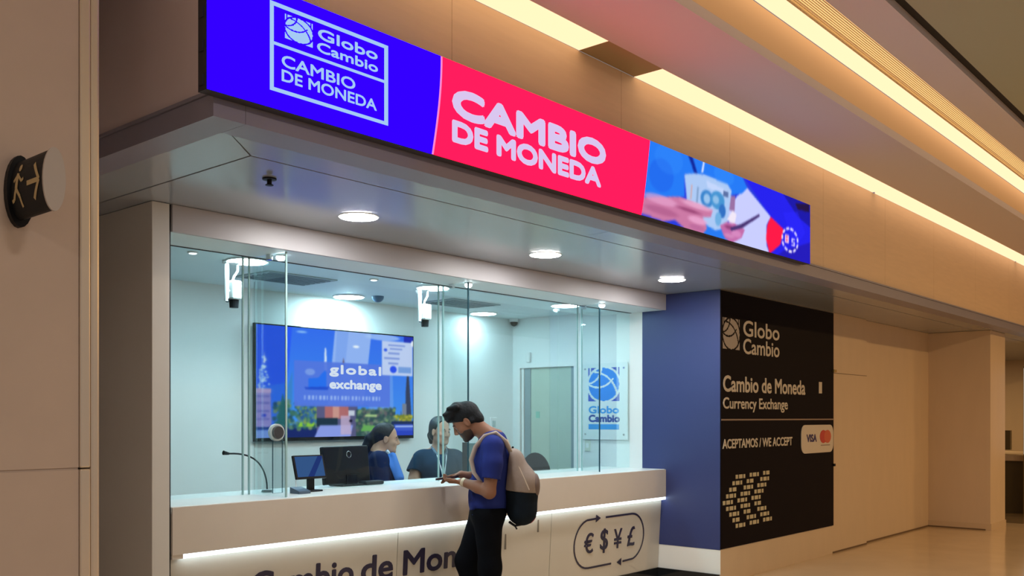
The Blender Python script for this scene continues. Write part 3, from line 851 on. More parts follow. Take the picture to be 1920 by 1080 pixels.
for ch, x, wd, h0, h1 in (('€', 6.665, .16, .345, .525), ('$', 6.905, .14, .325, .545), ('¥', 7.115, .15, .345, .525), ('£', 7.335, .14, .345, .525)):
    q.text(ch, onlow(x + .01, h0), wd * .84, h1 - h0, .004, .012)
q.build('currency_emblem', M_navytext, ct)
for x, z0, z1 in ((5.62, .50, .62), (6.02, .60, .70)):
    box('grip_slot', mat('slot_shadow', (.2, .17, .13), .6), x, x + .012, lowy(z1) - .004, lowy(z0) + .002, z0, z1, parent=ct)

# ------------------------------------------------------------------ glass screens
edges = [(2.762, 3.480), (3.537, 5.240), (5.302, 7.044), (7.120, XR - .007)]
for i, (a, b) in enumerate(edges):
    t = thing('window_%d' % (i + 1), ['narrow glass screen pane beside the left kiosk wall', 'tall glass screen pane left of the customer', 'tall glass screen pane right of the customer', 'narrow glass screen pane beside the blue wall'][i], 'window', ((a + b) / 2, 5.3, 1.04), kind='structure')
    box('pane', M_glass, a, b, 5.297, 5.303, 1.042, 2.606, parent=t)
    q = MB()
    if i > 0: q.box(a - .011, a, 5.295, 5.305, 1.042, 2.604)
    if i < 3: q.box(b, b + .011, 5.295, 5.305, 1.042, 2.604)
    q.build('pane_edge', M_gedge, t)
for i, (x, y0, lab) in enumerate(((3.555, 4.93, 'glass divider fin at the left end of the counter'), (5.27, 5.0, 'glass divider fin right behind the customer'), (7.066, 5.06, 'glass divider fin nearest the blue wall'))):
    t = thing('glass_divider', lab, 'glass divider', (x, (y0 + 5.29) / 2, 1.04), 'glass divider fins on the counter')
    box('pane', M_glass, x - .005, x + .005, y0 + .008, 5.29, 1.042, 2.568, parent=t)
    box('pane_edge', M_gedged if i else M_gedge, x - .006, x + .006, y0, y0 + .0075, 1.042, 2.568, parent=t)
    q = MB(); q.box(x - .012, x + .012, y0 + .16, y0 + .20, 2.535, 2.5695); q.build('clamp', M_chrome, t)
for x, y, lab in ((3.61, 5.07, 'tiny bright spot light under the header at the left divider'), (5.30, 5.03, 'tiny bright spot light under the header above the customer'), (7.07, 5.04, 'tiny bright spot light under the header near the blue wall')):
    t = thing('spot_light', lab, 'lamp', (x, y, 2.57), 'spot lights under the header')
    q = MB(); q.tube([(x, y, 2.5695), (x, y, 2.56)], .030, 16); q.build('rim', M_wplate, t)
    q = MB(); q.ell((x, y, 2.552), (.030, .030, .022), 12); q.build('lens', emis('spot_glow', (.85, .97, 1.0), 9), t, smooth='all')
ic = thing('intercom_disc', 'round speech disc on a thin wire stand by the left divider', 'intercom', (3.70, 5.22, 1.04))
q = MB(); q.tube([(3.69, 5.24, 1.44), (3.69, 5.215, 1.44)], .056, 28); q.build('rim', M_wplate, ic)
q = MB(); q.tube([(3.69, 5.2145, 1.44), (3.69, 5.20, 1.44)], [.044, .040], 24); q.build('grille', mat('grille_dark', (.05, .035, .04), .5), ic)
q = MB(); q.tube([(3.66, 5.225, 1.39), (3.66, 5.225, 1.045), (3.735, 5.225, 1.045), (3.735, 5.225, 1.42)], .004, 6); q.build('stand', M_gedged, ic)

# ------------------------------------------------------------------ television
tv = thing('television', 'large wall television showing city pictures and lettering', 'television', (5.47, 6.8, 1.37))
TX0, TX1, TZ0, TZ1, TY = 4.583, 6.358, 1.365, 2.313, 6.775
box('frame', M_blackg, TX0 - .012, TX1 + .012, TY + .002, TY + .035, TZ0 - .03, TZ1 + .012, parent=tv, bev=.003)
box('wall_mount', M_black, 5.1, 5.9, TY + .036, 6.829, 1.6, 2.1, parent=tv)
r = Raster(260, 140)
r.a[:] = np.array((52, 110, 240)) / 255.
r.a[..., 1] += (.16 * (1 - r.v)); r.a[..., 0] += .06 * (1 - r.v)
r.poly([(-.1, -.1), (.14, -.1), (.21, 1.1), (-.1, 1.1)], (42, 92, 248)); r.poly([(-.1, .1), (.16, .1), (.18, .5), (-.1, .4)], (50, 125, 245), .6)
r.poly([(.11, .1), (.16, .35), (.205, .6), (.205, .1)], (60, 130, 190), .7)
r.poly([(.42, .3), (.47, 1.1), (.71, 1.1), (.65, .3)], (150, 182, 246)); r.poly([(.45, .3), (.48, 1.1), (.56, 1.1), (.5, .3)], (120, 160, 240), .6)
r.poly([(.70, .4), (.66, .1), (.86, .1), (.85, .6), (.84, .7)], (120, 165, 240), .6)
r.el((.60, .86), (.02, .012), (245, 250, 255)); r.el((.26, .96), (.03, .01), (140, 190, 250)); r.el((.78, .97), (.12, .03), (170, 200, 250), .8)
# lattice tower and plinth building
rng = np.random.RandomState(3)
for k in range(46):
    y = .42 + .30 * rng.rand(); wdt = .035 * (1 - (y - .42) / .36) + .004
    r.el((.042 + (rng.rand() - .5) * 2 * wdt, y), (.006, .009), (210, 235, 255), .8)
r.poly([(.04, .66), (.047, .76), (.052, .66)], (230, 240, 255))
r.poly([(-.02, .08), (-.02, .44), (.08, .44), (.088, .08)], (150, 140, 210)); r.rect(-.02, .085, .40, .435, (190, 165, 215))
for y in (.16, .23, .30, .36): r.rect(-.02, .075, y, y + .02, (105, 105, 190), .8)
r.rect(.03, .055, .19, .215, (40, 60, 200)); r.rect(-.02, .08, .0, .075, (120, 150, 225)); r.rect(-.02, .21, .075, .10, (25, 60, 140))
r.rect(.08, .36, -.02, .09, (22, 40, 105))
# spire and sky tower in the second picture
r.poly([(.395, .62), (.40, .83), (.408, .83), (.415, .62)], (225, 235, 250)); r.poly([(.505, .66), (.518, .75), (.53, .66)], (110, 95, 120))
# greenery
for k in range(150):
    x = .10 + .30 * rng.rand(); y = .08 + .26 * rng.rand() * (1 - abs(x - .16) * 1.5)
    c = [(40, 89, 100), (64, 116, 99), (120, 144, 99), (34, 74, 92), (92, 130, 113)][rng.randint(5)]
    r.el((x, y), (.013, .02), c, .85)
r.poly([(.11, .1), (.15, .40), (.19, .1)], (40, 105, 110)); r.poly([(.24, .1), (.33, .1), (.34, .13), (.25, .14)], (140, 200, 60))
for k in range(70): r.el((.25 + .12 * rng.rand(), .12 + .18 * rng.rand()), (.010, .018), [(57, 116, 169), (78, 130, 99), (134, 158, 85), (43, 88, 148)][rng.randint(4)], .85)
r.rect(.35, .61, -.02, .30, (90, 90, 130)); r.poly([(.40, .16), (.40, .29), (.55, .29), (.55, .18)], (178, 108, 110)); r.rect(.45, .49, .18, .29, (205, 150, 140)); r.rect(.35, .48, .10, .18, (28, 52, 70))
r.poly([(.33, -.02), (.37, .11), (.58, .11), (.56, -.02)], (140, 155, 230)); r.poly([(.50, .02), (.50, .2), (.56, .2), (.57, .02)], (200, 175, 205), .8); r.rect(.55, .59, .2, .25, (200, 205, 220)); r.el((.565, .15), (.01, .012), (20, 20, 40))
r.rect(.60, .87, -.02, .26, (52, 84, 82))
for k in range(170): r.el((.60 + .27 * rng.rand(), .02 + .25 * rng.rand()), (.012, .016), [(63, 96, 90), (50, 74, 85), (109, 129, 116), (86, 109, 103), (122, 155, 110), (102, 99, 103)][rng.randint(6)], .8)
r.rect(.66, .74, .19, .21, (175, 205, 140)); r.poly([(.63, .05), (.72, .05), (.74, .1), (.65, .11)], (105, 170, 90))
# cathedral at right
r.poly([(.94, .12), (.945, .45), (.955, .66), (.965, .66), (.975, .45), (.99, .12)], (52, 62, 92)); r.rect(.92, .95, .12, .32, (120, 130, 150)); r.poly([(.90, .12), (.91, .26), (.925, .12)], (90, 100, 120))
for k in range(40): r.el((.87 + .12 * rng.rand(), .15 + .055 * rng.rand()), (.010, .012), [(165, 170, 50), (120, 130, 40), (190, 180, 60)][rng.randint(3)], .9)
r.rect(.86, 1.02, .05, .12, (60, 90, 205)); r.rect(.87, 1.0, .085, .1, (180, 200, 250)); r.rect(.86, 1.02, -.02, .05, (36, 66, 190)); r.rect(.84, 1.02, .115, .145, (24, 44, 90))
# translucent banner
r.rect(.215, .83, .285, .70, (86, 120, 226), .93); r.el((.31, .60), (.03, .03), (140, 170, 235), .7)
r.poly([(.30, .44), (.30, .54), (.36, .55), (.40, .62), (.41, .60), (.41, .47), (.405, .44)], (38, 112, 240)); r.poly([(.275, .46), (.285, .44), (.42, .44), (.425, .47)], (30, 70, 200), .8)
for k in range(22):
    x = .275 + k * .0228
    r.rect(x, x + (.014 if k % 3 else .008), .345, .385, (175, 200, 250), .75)
# information card
r.rect(.775, .995, .60, .94, (196, 210, 246)); r.rect(.93, 1.01, .94, 1.02, (24, 44, 180))
for y, x0, x1 in ((.90, .82, .94), (.865, .83, .92), (.82, .82, .90), (.77, .79, .90), (.72, .82, .89)): r.rect(x0, x1, y - .008, y + .008, (110, 135, 215), .8)
r.el((.80, .85), (.012, .015), (50, 90, 230)); r.el((.855, .66), (.024, .035), (40, 80, 238)); r.rect(.89, .985, .63, .69, (120, 160, 225)); r.el((.995, .93), (.012, .03), (240, 245, 255))
r.blur(2)
r.build('screen', emis_attr('television_picture', 1.0), lambda u, v: (TX0 + (TX1 - TX0) * u, TY, TZ0 + (TZ1 - TZ0) * v), tv)
q = MB(); tw = TX1 - TX0; th_ = TZ1 - TZ0
def ontv(u0, v0): return lambda u, v, d: (TX0 + tw * u0 + u, TY - .001 - d, TZ0 + th_ * v0 + v)
E_tvw = emis('television_white', (.80, .86, 1.0), .9)
letter(tv, E_tvw, 'global', ontv(.428, .565), tw * .342, th_ * .115, .001, .05, space=1.15); letter(tv, E_tvw, 'exchange', ontv(.428, .425), tw * .345, th_ * .115, .001, .05)

# ------------------------------------------------------------------ things on the counter
mc = thing('gooseneck_microphone', 'thin black gooseneck microphone at the left end of counter', 'microphone', (3.72, 5.38, 1.04))
pth = []
for k in range(15):
    a = k / 14; pth.append((3.725 - .29 * a ** 1.8, 5.38, 1.06 + .245 * (1 - (1 - a) ** 2.2)))
q = MB(); q.tube([(3.725, 5.38, 1.041), (3.725, 5.38, 1.055)], [.04, .035], 16); q.build('base', M_black, mc)
q = MB(); q.tube(pth, .0055, 8); q.build('gooseneck', M_black, mc, smooth=True)
q = MB(); q.tube([pth[-1], (3.395, 5.38, 1.312)], [.008, .015], 10); q.build('head', M_black, mc)
tb = thing('customer_display', 'small tilted black display with blue screen on a post', 'display', (3.95, 5.2, 1.04))
Mt = Matrix.Translation((3.925, 5.19, 1.205)) @ Matrix.Rotation(R(-16), 4, 'X')
q = MB(); q.box(-.125, .125, -.009, .009, -.08, .082, bev=.004, M=Mt); q.build('panel', M_black, tb)
q = MB(); q.box(-.112, .112, -.0105, -.0092, -.066, .072, M=Mt); q.build('screen', emis('display_blue', (.06, .16, .42), .55), tb)
q = MB(); q.prism([Mt @ Vector(p) for p in ((-.03, -.011, -.066), (.02, -.011, -.066), (.11, -.011, .06), (.11, -.011, .072), (.075, -.011, .072))], (0, -.0003, 0)); q.build('screen_stripe', emis('display_dark', (.03, .07, .32), .5), tb)
q = MB(); q.box(3.925, 3.975, 5.2, 5.22, 1.052, 1.18); q.box(3.89, 4.02, 5.165, 5.255, 1.041, 1.0515, bev=.003); q.build('stand', M_black, tb)
cr = thing('card_reader', 'small grey card reader lying beside the display post', 'card reader', (3.81, 5.13, 1.04))
q = MB(); q.prism([(3.755, 5.07, 1.041), (3.755, 5.07, 1.058), (3.755, 5.17, 1.082), (3.755, 5.17, 1.041)], (.09, 0, 0)); q.build('body', mat('reader_grey', (.07, .11, .16), .4), cr)
q = MB(); q.tube([(3.80, 5.165, 1.07), (3.815, 5.19, 1.12), (3.87, 5.2, 1.135)], .004, 6); q.build('cable', M_wplate, cr)
mo = thing('desk_monitor', 'large black monitor turned away beside the clerk with tied hair', 'monitor', (4.5, 5.5, 1.04))
Mm = Matrix.Translation((4.46, 5.47, 1.19)) @ Matrix.Rotation(R(8), 4, 'Z') @ Matrix.Rotation(R(-6), 4, 'X')
q = MB(); q.box(-.235, .235, -.022, .02, -.135, .138, bev=.008, M=Mm); q.build('panel', M_black, mo)
q = MB(); q.box(-.225, .225, .0205, .022, -.12, .128, M=Mm); q.build('screen', mat('monitor_glass', (.02, .03, .05), .1), mo)
q = MB(); q.tube([Mm @ Vector((.02 + .024 * math.cos(k * .524), -.0225, .075 + .024 * math.sin(k * .524))) for k in range(13)], .003, 6); q.build('round_mark', M_chrome, mo)
q = MB(); q.box(4.44, 4.54, 5.43, 5.47, 1.05, 1.12); q.box(4.36, 4.66, 5.38, 5.54, 1.041, 1.053, bev=.004); q.box(4.56, 4.74, 5.36, 5.45, 1.041, 1.07, bev=.01); q.build('stand', M_black, mo)
m2 = thing('desk_monitor', 'narrow grey green monitor side behind the customer chin', 'monitor', (6.0, 5.58, 1.04))
Mm = Matrix.Translation((5.92, 5.56, 1.185)) @ Matrix.Rotation(R(-18), 4, 'Z')
q = MB(); q.box(-.075, .075, -.04, .04, -.13, .135, bev=.006, M=Mm); q.build('housing', mat('monitor_greygreen', (.10, .19, .20), .3), m2)
q = MB(); q.box(-.083, -.076, -.045, .045, -.135, .14, M=Mm); q.build('edge_panel', M_black, m2)
q = MB(); q.box(5.87, 5.97, 5.51, 5.6, 1.041, 1.054, bev=.003); q.build('stand', M_black, m2)

# office chair behind the counter
ch = thing('office_chair', 'black office chair with rounded back in front of the door', 'chair', (7.17, 5.91, 0))
q = MB(); Mc = Matrix.Translation((7.17, 5.91, .955)) @ Matrix.Rotation(R(134), 4, 'Z')
pts = [Mc @ Vector((.155 * math.cos(t_) * (1 if math.sin(t_) > 0 else .95), 0, .24 * math.sin(t_))) for t_ in [k * math.pi / 14 for k in range(28)]]
q.prism(pts, Mc.to_3x3() @ Vector((0, .04, 0))); q.build('backrest', mat('chair_fabric', (.015, .022, .028), .6), ch)
q = MB(); q.box(-.23, .23, -.45, -.03, -.40, -.33, bev=.02, M=Mc); q.build('seat', MATS['chair_fabric'], ch)
q = MB(); q.tube([Mc @ Vector((.0, .06, -.1)), Mc @ Vector((0, .08, -.36)), Mc @ Vector((0, -.2, -.42))], .02, 8); q.build('back_support', M_black, ch)
q = MB(); q.tube([Mc @ Vector((.175, .02, .10)), Mc @ Vector((.175, .02, -.35))], .010, 8); q.build('side_tube', M_chrome, ch)
q = MB(); q.tube([Mc @ Vector((0, -.22, -.41)), Mc @ Vector((0, -.22, -.855))], .025, 10)
for k in range(5):
    a = k * 1.2566; q.tube([Mc @ Vector((0, -.22, -.855)), Mc @ Vector((.27 * math.cos(a), -.22 + .27 * math.sin(a), -.895))], [.022, .014], 8); q.ell(Mc @ Vector((.27 * math.cos(a), -.22 + .27 * math.sin(a), -.922)), (.03, .03, .03), 8)
q.build('base', M_black, ch)
#PEOPLE
# ------------------------------------------------------------------ people
def skin(n, c): return mat(n, c, .5, noise=.05, nscale=14, spec=.35)


def head_skin(F, T, fem=False, k=.018):
    s = T.s
    F.el((-.012, 0, .038), np.array((.097, .074, .083)) * s, .02, T=T)
    F.el((.028, 0, -.03), np.array((.066, .059, .082)) * s, .03, T=T)
    F.el((.012, 0, -.062), np.array((.062, .056, .045)) * s, .02, T=T)
    F.rc((.052, .02, -.092), (.052, -.02, -.092), .028 * s, .028 * s, .03, T=T)
    F.rc((.076, .008, -.104), (.076, -.008, -.104), .017 * s, .017 * s, .02, T=T)
    F.rc((.082, -.030, .016), (.082, .030, .016), .012 * s, .012 * s, .016, T=T)
    for sd in (-1, 1):
        F.el((.060, sd * .040, -.030), np.array((.026, .018, .018)) * s, .02, T=T)       # cheekbone
        F.el((.094, sd * .031, -.004), np.array((.014, .015, .010)) * s, .012, 'sub', T=T)   # eye socket
        F.el((.076, sd * .031, -.004), np.array((.0135, .0145, .0125)) * s, .004, T=T)       # lids
        F.el((.098, sd * .011, -.040), np.array((.011, .009, .008)) * s, .008, T=T)      # nostril wing
        F.el((-.002, sd * .076, -.012), np.array((.020, .009, .033)) * s, .008, T=T)     # ear
        F.el((.002, sd * .085, -.010), np.array((.010, .006, .018)) * s, .006, 'sub', T=T)
    F.rc((.090, 0, .010), (.110, 0, -.030), .0085 * s, .012 * s, .012, T=T)                # nose
    F.rc((.088, -.017, -.060), (.088, .017, -.060), .0075 * s, .0075 * s, .008, T=T)
    F.rc((.086, -.015, -.073), (.086, .015, -.073), .0085 * s, .0085 * s, .007, T=T)
    F.rc((.1, -.018, -.0665), (.1, .018, -.0665), .003 * s, .003 * s, .004, 'sub', T=T)


def eyes(T, parent, brow):
    for sd in (-1, 1):
        q = MB(); q.ell(T((.0795, sd * .031, -.004)), (.0115 * T.s,) * 3, 12); q.slot = 1; q.ell(T((.0875, sd * .031, -.005)), (.0055 * T.s,) * 3, 10)
        q.build('eye', [mat('eye_white', (.32, .28, .26), .4), M_black], parent, smooth='all', local=True)
        q = MB(); q.tube([T((.090, sd * .014, .018)), T((.093, sd * .030, .024)), T((.083, sd * .046, .018))], [.004, .0045, .0025], 6)
        q.build('eyebrow', brow, parent, smooth='all', local=True)


def hand(F, wrist, fwd, up, side, curl, s=1., k=.006):
    """palm, four bent fingers of different lengths and a thumb leaving the side of the palm.
    fwd: direction of the fingers, up: back of the hand, side: towards the thumb"""
    w = np.array(wrist, float); f = np.array(fwd, float); f /= np.linalg.norm(f)
    u = np.array(up, float); u -= f * (u @ f); u /= np.linalg.norm(u)
    t = np.cross(u, f); t = t if t @ np.array(side, float) > 0 else -t
    for j in (-1, -.33, .33, 1):
        F.rc(w + f * .012 + t * j * .016 * s, w + f * .082 * s + t * j * .029 * s, .0135 * s, .0115 * s, .012)
    for j, L in ((1, .068), (.36, .076), (-.30, .071), (-.95, .055)):
        p = w + f * .085 * s + t * j * .029 * s; a = 0; pts = [p]
        for q, (ln, c) in enumerate(((.45, curl[0]), (.30, curl[1]), (.25, curl[2]))):
            a += c; p = p + (f * math.cos(a) - u * math.sin(a)) * L * ln * s; pts.append(p)
        F.chain(pts, np.array([.0095, .0088, .0080, .0070]) * s, k)
    p0 = w + f * .022 * s + t * .022 * s; p1 = p0 + (f * .55 + t * .75 - u * .3) * .034 * s; p2 = p1 + (f * .85 + t * .35 - u * .25) * .032 * s; p3 = p2 + (f * .95 - u * .2) * .024 * s
    F.chain([p0, p1, p2, p3], np.array([.0145, .0115, .0100, .0080]) * s, k)


# ---- customer at the counter
HC = R(130.5)
cu = thing('person', 'man in blue t-shirt and dark trousers leaning at the counter with phone', 'person', (5.015, 4.605, 0), rz=HC)
SK = skin('skin_brown', (.27, .135, .085))
T = Xf((.128, 0, 1.512), pitch=R(36), yaw=R(2), sc=1.03)
F = Field((-.22, -.32, .88), (.40, .32, 1.68), .0036)
head_skin(F, T)
F.chain([(-.075, 0, 1.385), (-.02, 0, 1.415), T((-.035, 0, -.035))], [.075, .058, .056], .03)
F.rc((-.06, .12, 1.33), (-.06, -.12, 1.33), .06, .06, .05); F.el((-.045, 0, 1.2), (.10, .16, .2), .05)
WL, WR = (.150, .120, 1.085), (.170, -.075, 1.125)
F.chain([(-.065, .185, 1.325), (-.060, .225, 1.17), (-.045, .235, 1.02)], [.054, .049, .043], .03)
F.chain([(-.045, .235, 1.02), (.04, .185, 1.055), WL], [.043, .041, .027], .02)
F.chain([(-.065, -.185, 1.325), (-.02, -.225, 1.18), (.03, -.235, 1.06)], [.054, .048, .042], .03)
F.chain([(.03, -.235, 1.06), (.10, -.15, 1.10), WR], [.042, .039, .027], .02)
hand(F, WL, (.95, -.38, .02), (-.25, .1, -.9), (.2, .9, .3), (.35, .5, .4))
hand(F, WR, (.92, .28, -.22), (.2, -.3, .95), (0, .9, .0), (.15, .25, .25))
F.build('body', SK, cu)
HAIR = mat('hair_black', (.006, .010, .015), .6, noise=.5, nscale=60, bump=.5, spec=.25)
eyes(T, cu, HAIR)
F = Field((-.05, -.14, 1.38), (.34, .14, 1.70), .004)
F.el((-.018, 0, .040), (.109, .084, .094), .02, T=T); F.el((-.062, 0, -.02), (.052, .062, .06), .03, T=T)
F.rc((.055, .045, .105), (.055, -.045, .105), .036, .036, .03, T=T); F.rc((.085, .035, .085), (.085, -.035, .085), .030, .030, .025, T=T)
F.rc((.0, .05, .12), (.0, -.05, .12), .035, .035, .03, T=T)
for j in range(9):
    b = (j - 4) * .018; F.rc((.06, b, .108 + .008 * (j % 2)), (.098, b * 1.05, .098 + .012 * (j % 3)), .018, .012, .016, T=T); F.rc((.07, b, .085), (.099, b, .070 + .006 * (j % 2)), .016, .010, .014, T=T); F.rc((.0, b * 1.3, .118), (.05, b * 1.2, .130 + .006 * (j % 3)), .016, .010, .02, T=T)
F.cut((.0, 0, -.003), (.50, 0, -.87), T=T)
F.el((.10, 0, -.03), (.07, .10, .075), .01, 'sub', T=T)
for sd in (-1, 1): F.el((.005, sd * .085, -.012), (.026, .02, .036), .01, 'sub', T=T)
F.el((-.064, 0, -.034), (.054, .061, .052), .02, T=T); F.rc((-.03, .062, -.02), (-.03, -.062, -.02), .020, .020, .02, T=T)
F.build('hair', HAIR, cu)
F = Field((-.02, -.13, 1.32), (.34, .13, 1.56), .0036)
F.el((.028, 0, -.03), np.array((.0695, .0625, .0850)) * 1.03, .03, T=T); F.el((.012, 0, -.062), np.array((.064, .058, .047)) * 1.03, .02, T=T)
F.rc((.052, .02, -.092), (.052, -.02, -.092), .0305, .0305, .03, T=T); F.rc((.076, .008, -.104), (.076, -.008, -.104), .0195, .0195, .02, T=T)
F.cut((.03, 0, -.052), (-.35, 0, 1), T=T); F.cut((.005, 0, 0), (-1, 0, 0), T=T); F.cut((0, 0, -.135), (0, 0, -1), T=T)
F.el((.098, 0, -.066), (.02, .024, .013), .004, 'sub', T=T)
F.build('beard', mat('beard_dark', (.035, .022, .018), .6), cu)
SH = mat('shirt_blue', (.018, .032, .20), .85, noise=.15, nscale=10, bump=.12, spec=.15)
F = Field((-.26, -.34, .80), (.20, .34, 1.50), .0055)
F.el((-.03, 0, .97), (.142, .178, .20), .03); F.el((-.05, 0, 1.20), (.138, .188, .22), .06)
F.rc((-.065, .115, 1.345), (-.065, -.115, 1.345), .072, .072, .06); F.rc((-.075, 0, 1.37), (-.045, 0, 1.40), .082, .068, .05)
for sd in (-1, 1):
    F.chain([(-.068, sd * .178, 1.332), (-.064 + (.02 if sd < 0 else 0), sd * .222, 1.215), (-.058 + (.05 if sd < 0 else 0), sd * .236, 1.09)], [.074, .068, .065], .035)
for k_ in range(7):   # folds across the belly
    z = .86 + k_ * .035; F.rc((.10, -.10, z + .02), (.075, .13, z - .01 + .012 * (k_ % 2)), .010, .007, .03)
F.cut((0, 0, .842), (.10, 0, -1)); F.el((-.03, 0, .835), (.130, .165, .05), .01, 'sub')
for sd in (-1, 1): F.rc((-.052 + (.06 if sd < 0 else 0), sd * .239, 1.065), (-.048 + (.07 if sd < 0 else 0), sd * .240, 1.03), .078, .078, .004, 'sub')
F.rc((-.03, 0, 1.445), (.0, 0, 1.50), .062, .075, .01, 'sub')
F.build('t_shirt', SH, cu)
TR = mat('trousers_black', (.0035, .0045, .0075), .9, noise=.3, nscale=12, bump=.1, spec=.08)
F = Field((-.25, -.25, .0), (.34, .26, .95), .008)
F.el((-.03, 0, .86), (.132, .172, .12), .04)
F.chain([(-.03, .085, .84), (-.045, .095, .48), (-.055, .10, .06)], [.105, .076, .066], .05)
F.chain([(.0, -.085, .84), (.125, -.09, .50), (.045, -.095, .06)], [.105, .082, .066], .05)
F.cut((0, 0, .035), (0, 0, -1)); F.cut((0, 0, .90), (0, 0, 1)); F.build('trousers', TR, cu)
for (ax, bx) in ((-.05, .10), (.05, -.095)):
    F = Field((ax - .12, bx - .08, 0), (ax + .25, bx + .08, .16), .007)
    F.chain([(ax - .03, bx, .05), (ax + .06, bx, .045), (ax + .17, bx, .035)], [.046, .046, .036], .03); F.rc((ax, bx, .06), (ax, bx, .11), .045, .045, .02)
    F.cut((0, 0, .004), (0, 0, -1)); F.build('shoe', M_black, cu)
q = MB(); d_ = np.array((.11, -.065, .03)); d_ /= np.linalg.norm(d_); c_ = np.array(WL) - d_ * .016; 
q.tube([c_ - d_ * .012, c_ + d_ * .012], .032, 18); q.build('wristwatch', mat('watch_pale', (.62, .56, .42), .4), cu, local=True, smooth=True)
Mp = Matrix.Translation((.262, .035, 1.108)) @ Matrix.Rotation(R(-18), 4, 'Z') @ Matrix.Rotation(R(8), 4, 'Y')


def world_of(o, M):
    return Matrix.Translation(o.location) @ Matrix.Rotation(o.rotation_euler.z, 4, 'Z') @ M


ph = thing('phone', 'dark phone held in both hands of the man at the counter', 'phone', (0, 0, 0))
Mw = world_of(cu, Mp); ph.location = Mw.translation
q = MB(); q.box(-.072, .072, -.036, .036, -.005, .004, bev=.003, M=Mw); q.build('body', mat('phone_body', (.035, .015, .025), .3), ph)
q = MB(); q.box(-.066, .066, -.032, .032, .0041, .005, M=Mw); q.build('screen', mat('phone_screen', (.45, .48, .52), .15), ph)

# ---- backpack on his back
bk_ = thing('backpack', 'two tone taupe and navy backpack worn by the man at the counter', 'backpack', (0, 0, 0), rz=HC)
bk_.location = cu.location
TAU = mat('taupe_canvas', (.30, .25, .225), .8, noise=.12, nscale=30, bump=.15); NAV = mat('pack_navy', (.007, .013, .022), .85, noise=.3, nscale=20, bump=.1, spec=.12)
def packf(F, e=0.):
    F.rc((-.195, .07, 1.265), (-.195, -.07, 1.265), .045 + e, .045 + e, .06); F.el((-.225, 0, 1.15), (.085 + e, .145 + e, .15 + e), .06); F.el((-.275, 0, 1.08), (.095 + e, .135 + e, .10 + e), .06)
    F.el((-.265, 0, .97), (.120 + e, .155 + e, .19 + e), .08); F.rc((-.26, .08, .86), (-.26, -.08, .86), .075 + e, .075 + e, .06); F.rc((-.30, .07, .86), (-.30, -.07, .86), .06 + e, .06 + e, .06)
    F.cut((-.152, 0, 1.), (1, 0, .10))
F = Field((-.46, -.2, .76), (-.08, .2, 1.36), .006); packf(F); F.cut((-.2, 0, 1.02), (.1, 0, -1)); F.build('upper_pack', TAU, bk_)
F = Field((-.46, -.2, .76), (-.08, .2, 1.10), .006); packf(F, -.001); F.cut((-.2, 0, 1.019), (-.1, 0, 1)); F.build('lower_pack', NAV, bk_)
F = Field((-.46, -.2, .76), (-.1, .2, .92), .006); packf(F, .002); F.cut((-.33, 0, .845), (.75, 0, .66))
F.cut((-.325, 0, .87), (1, 0, 0)); F.cut((-.36, 0, .825), (1, 0, .9)); F.build('corner_trim', mat('pack_red', (.35, .03, .06), .6), bk_)
F = Field((-.46, -.2, .92), (-.2, .2, 1.2), .006); F.el((-.365, 0, 1.05), (.035, .10, .09), .02); F.build('front_pocket', mat('taupe_dark', (.17, .13, .12), .8, noise=.1, nscale=30), bk_)
for sd in (-1, 1):
    q = MB(); q.tube([(-.20, sd * .085, 1.27), (-.155, sd * .105, 1.37), (-.085, sd * .118, 1.428), (-.01, sd * .122, 1.405), (.055, sd * .128, 1.33), (.085, sd * .135, 1.24), (.065, sd * .150, 1.15), (-.005, sd * .178, 1.06)],
                     [.010, .011, .011, .011, .011, .011, .009, .007], 8, sy=2.0); q.build('strap', mat('strap_sand', (.52, .45, .38), .7), bk_, local=True, smooth='all')
    q = MB(); q.tube([(-.22, sd * .118, 1.25), (-.29, sd * .146, 1.10), (-.32, sd * .152, 1.03)], .006, 6, sy=.8); q.build('side_webbing', MATS['strap_sand'], bk_, local=True)
q = MB(); q.tube([(-.205, .03, 1.285), (-.205, .02, 1.325), (-.205, -.02, 1.325), (-.205, -.03, 1.285)], .008, 8); q.build('handle', M_black, bk_, local=True)
q = MB(); q.tube([(-.18, .08, .80), (-.22, .10, .775), (-.27, .10, .785)], .009, 6); q.tube([(-.22, .10, .775), (-.235, .10, .75)], .006, 6); q.build('loose_strap', M_black, bk_, local=True)


# ---- clerks
def clerk(loc, head, lab, z_sh, hair_kind, shirt, sk, arms, T, open_jacket=None, skirt_w=1.):
    p = thing('person', lab, 'person', loc, rz=head)
    F = Field((-.30, -.34, .80), (.36, .34, 1.62), .006)
    head_skin(F, T, True)
    F.chain([(-.03, 0, z_sh + .02), (-.015, 0, z_sh + .075), T((-.03, 0, -.04))], [.07, .05, .047], .03)
    F.rc((-.03, .11, z_sh - .03), (-.03, -.11, z_sh - .03), .055, .055, .05)
    F.el((-.02, 0, z_sh - .2), (.09, .14, .2), .04)
    for pts, rad, hd in arms:
        F.chain(pts, rad, .02); hand(F, pts[-1], *hd, s=.92)
    F.build('body', sk, p)
    eyes(T, p, hair_kind)
    return p


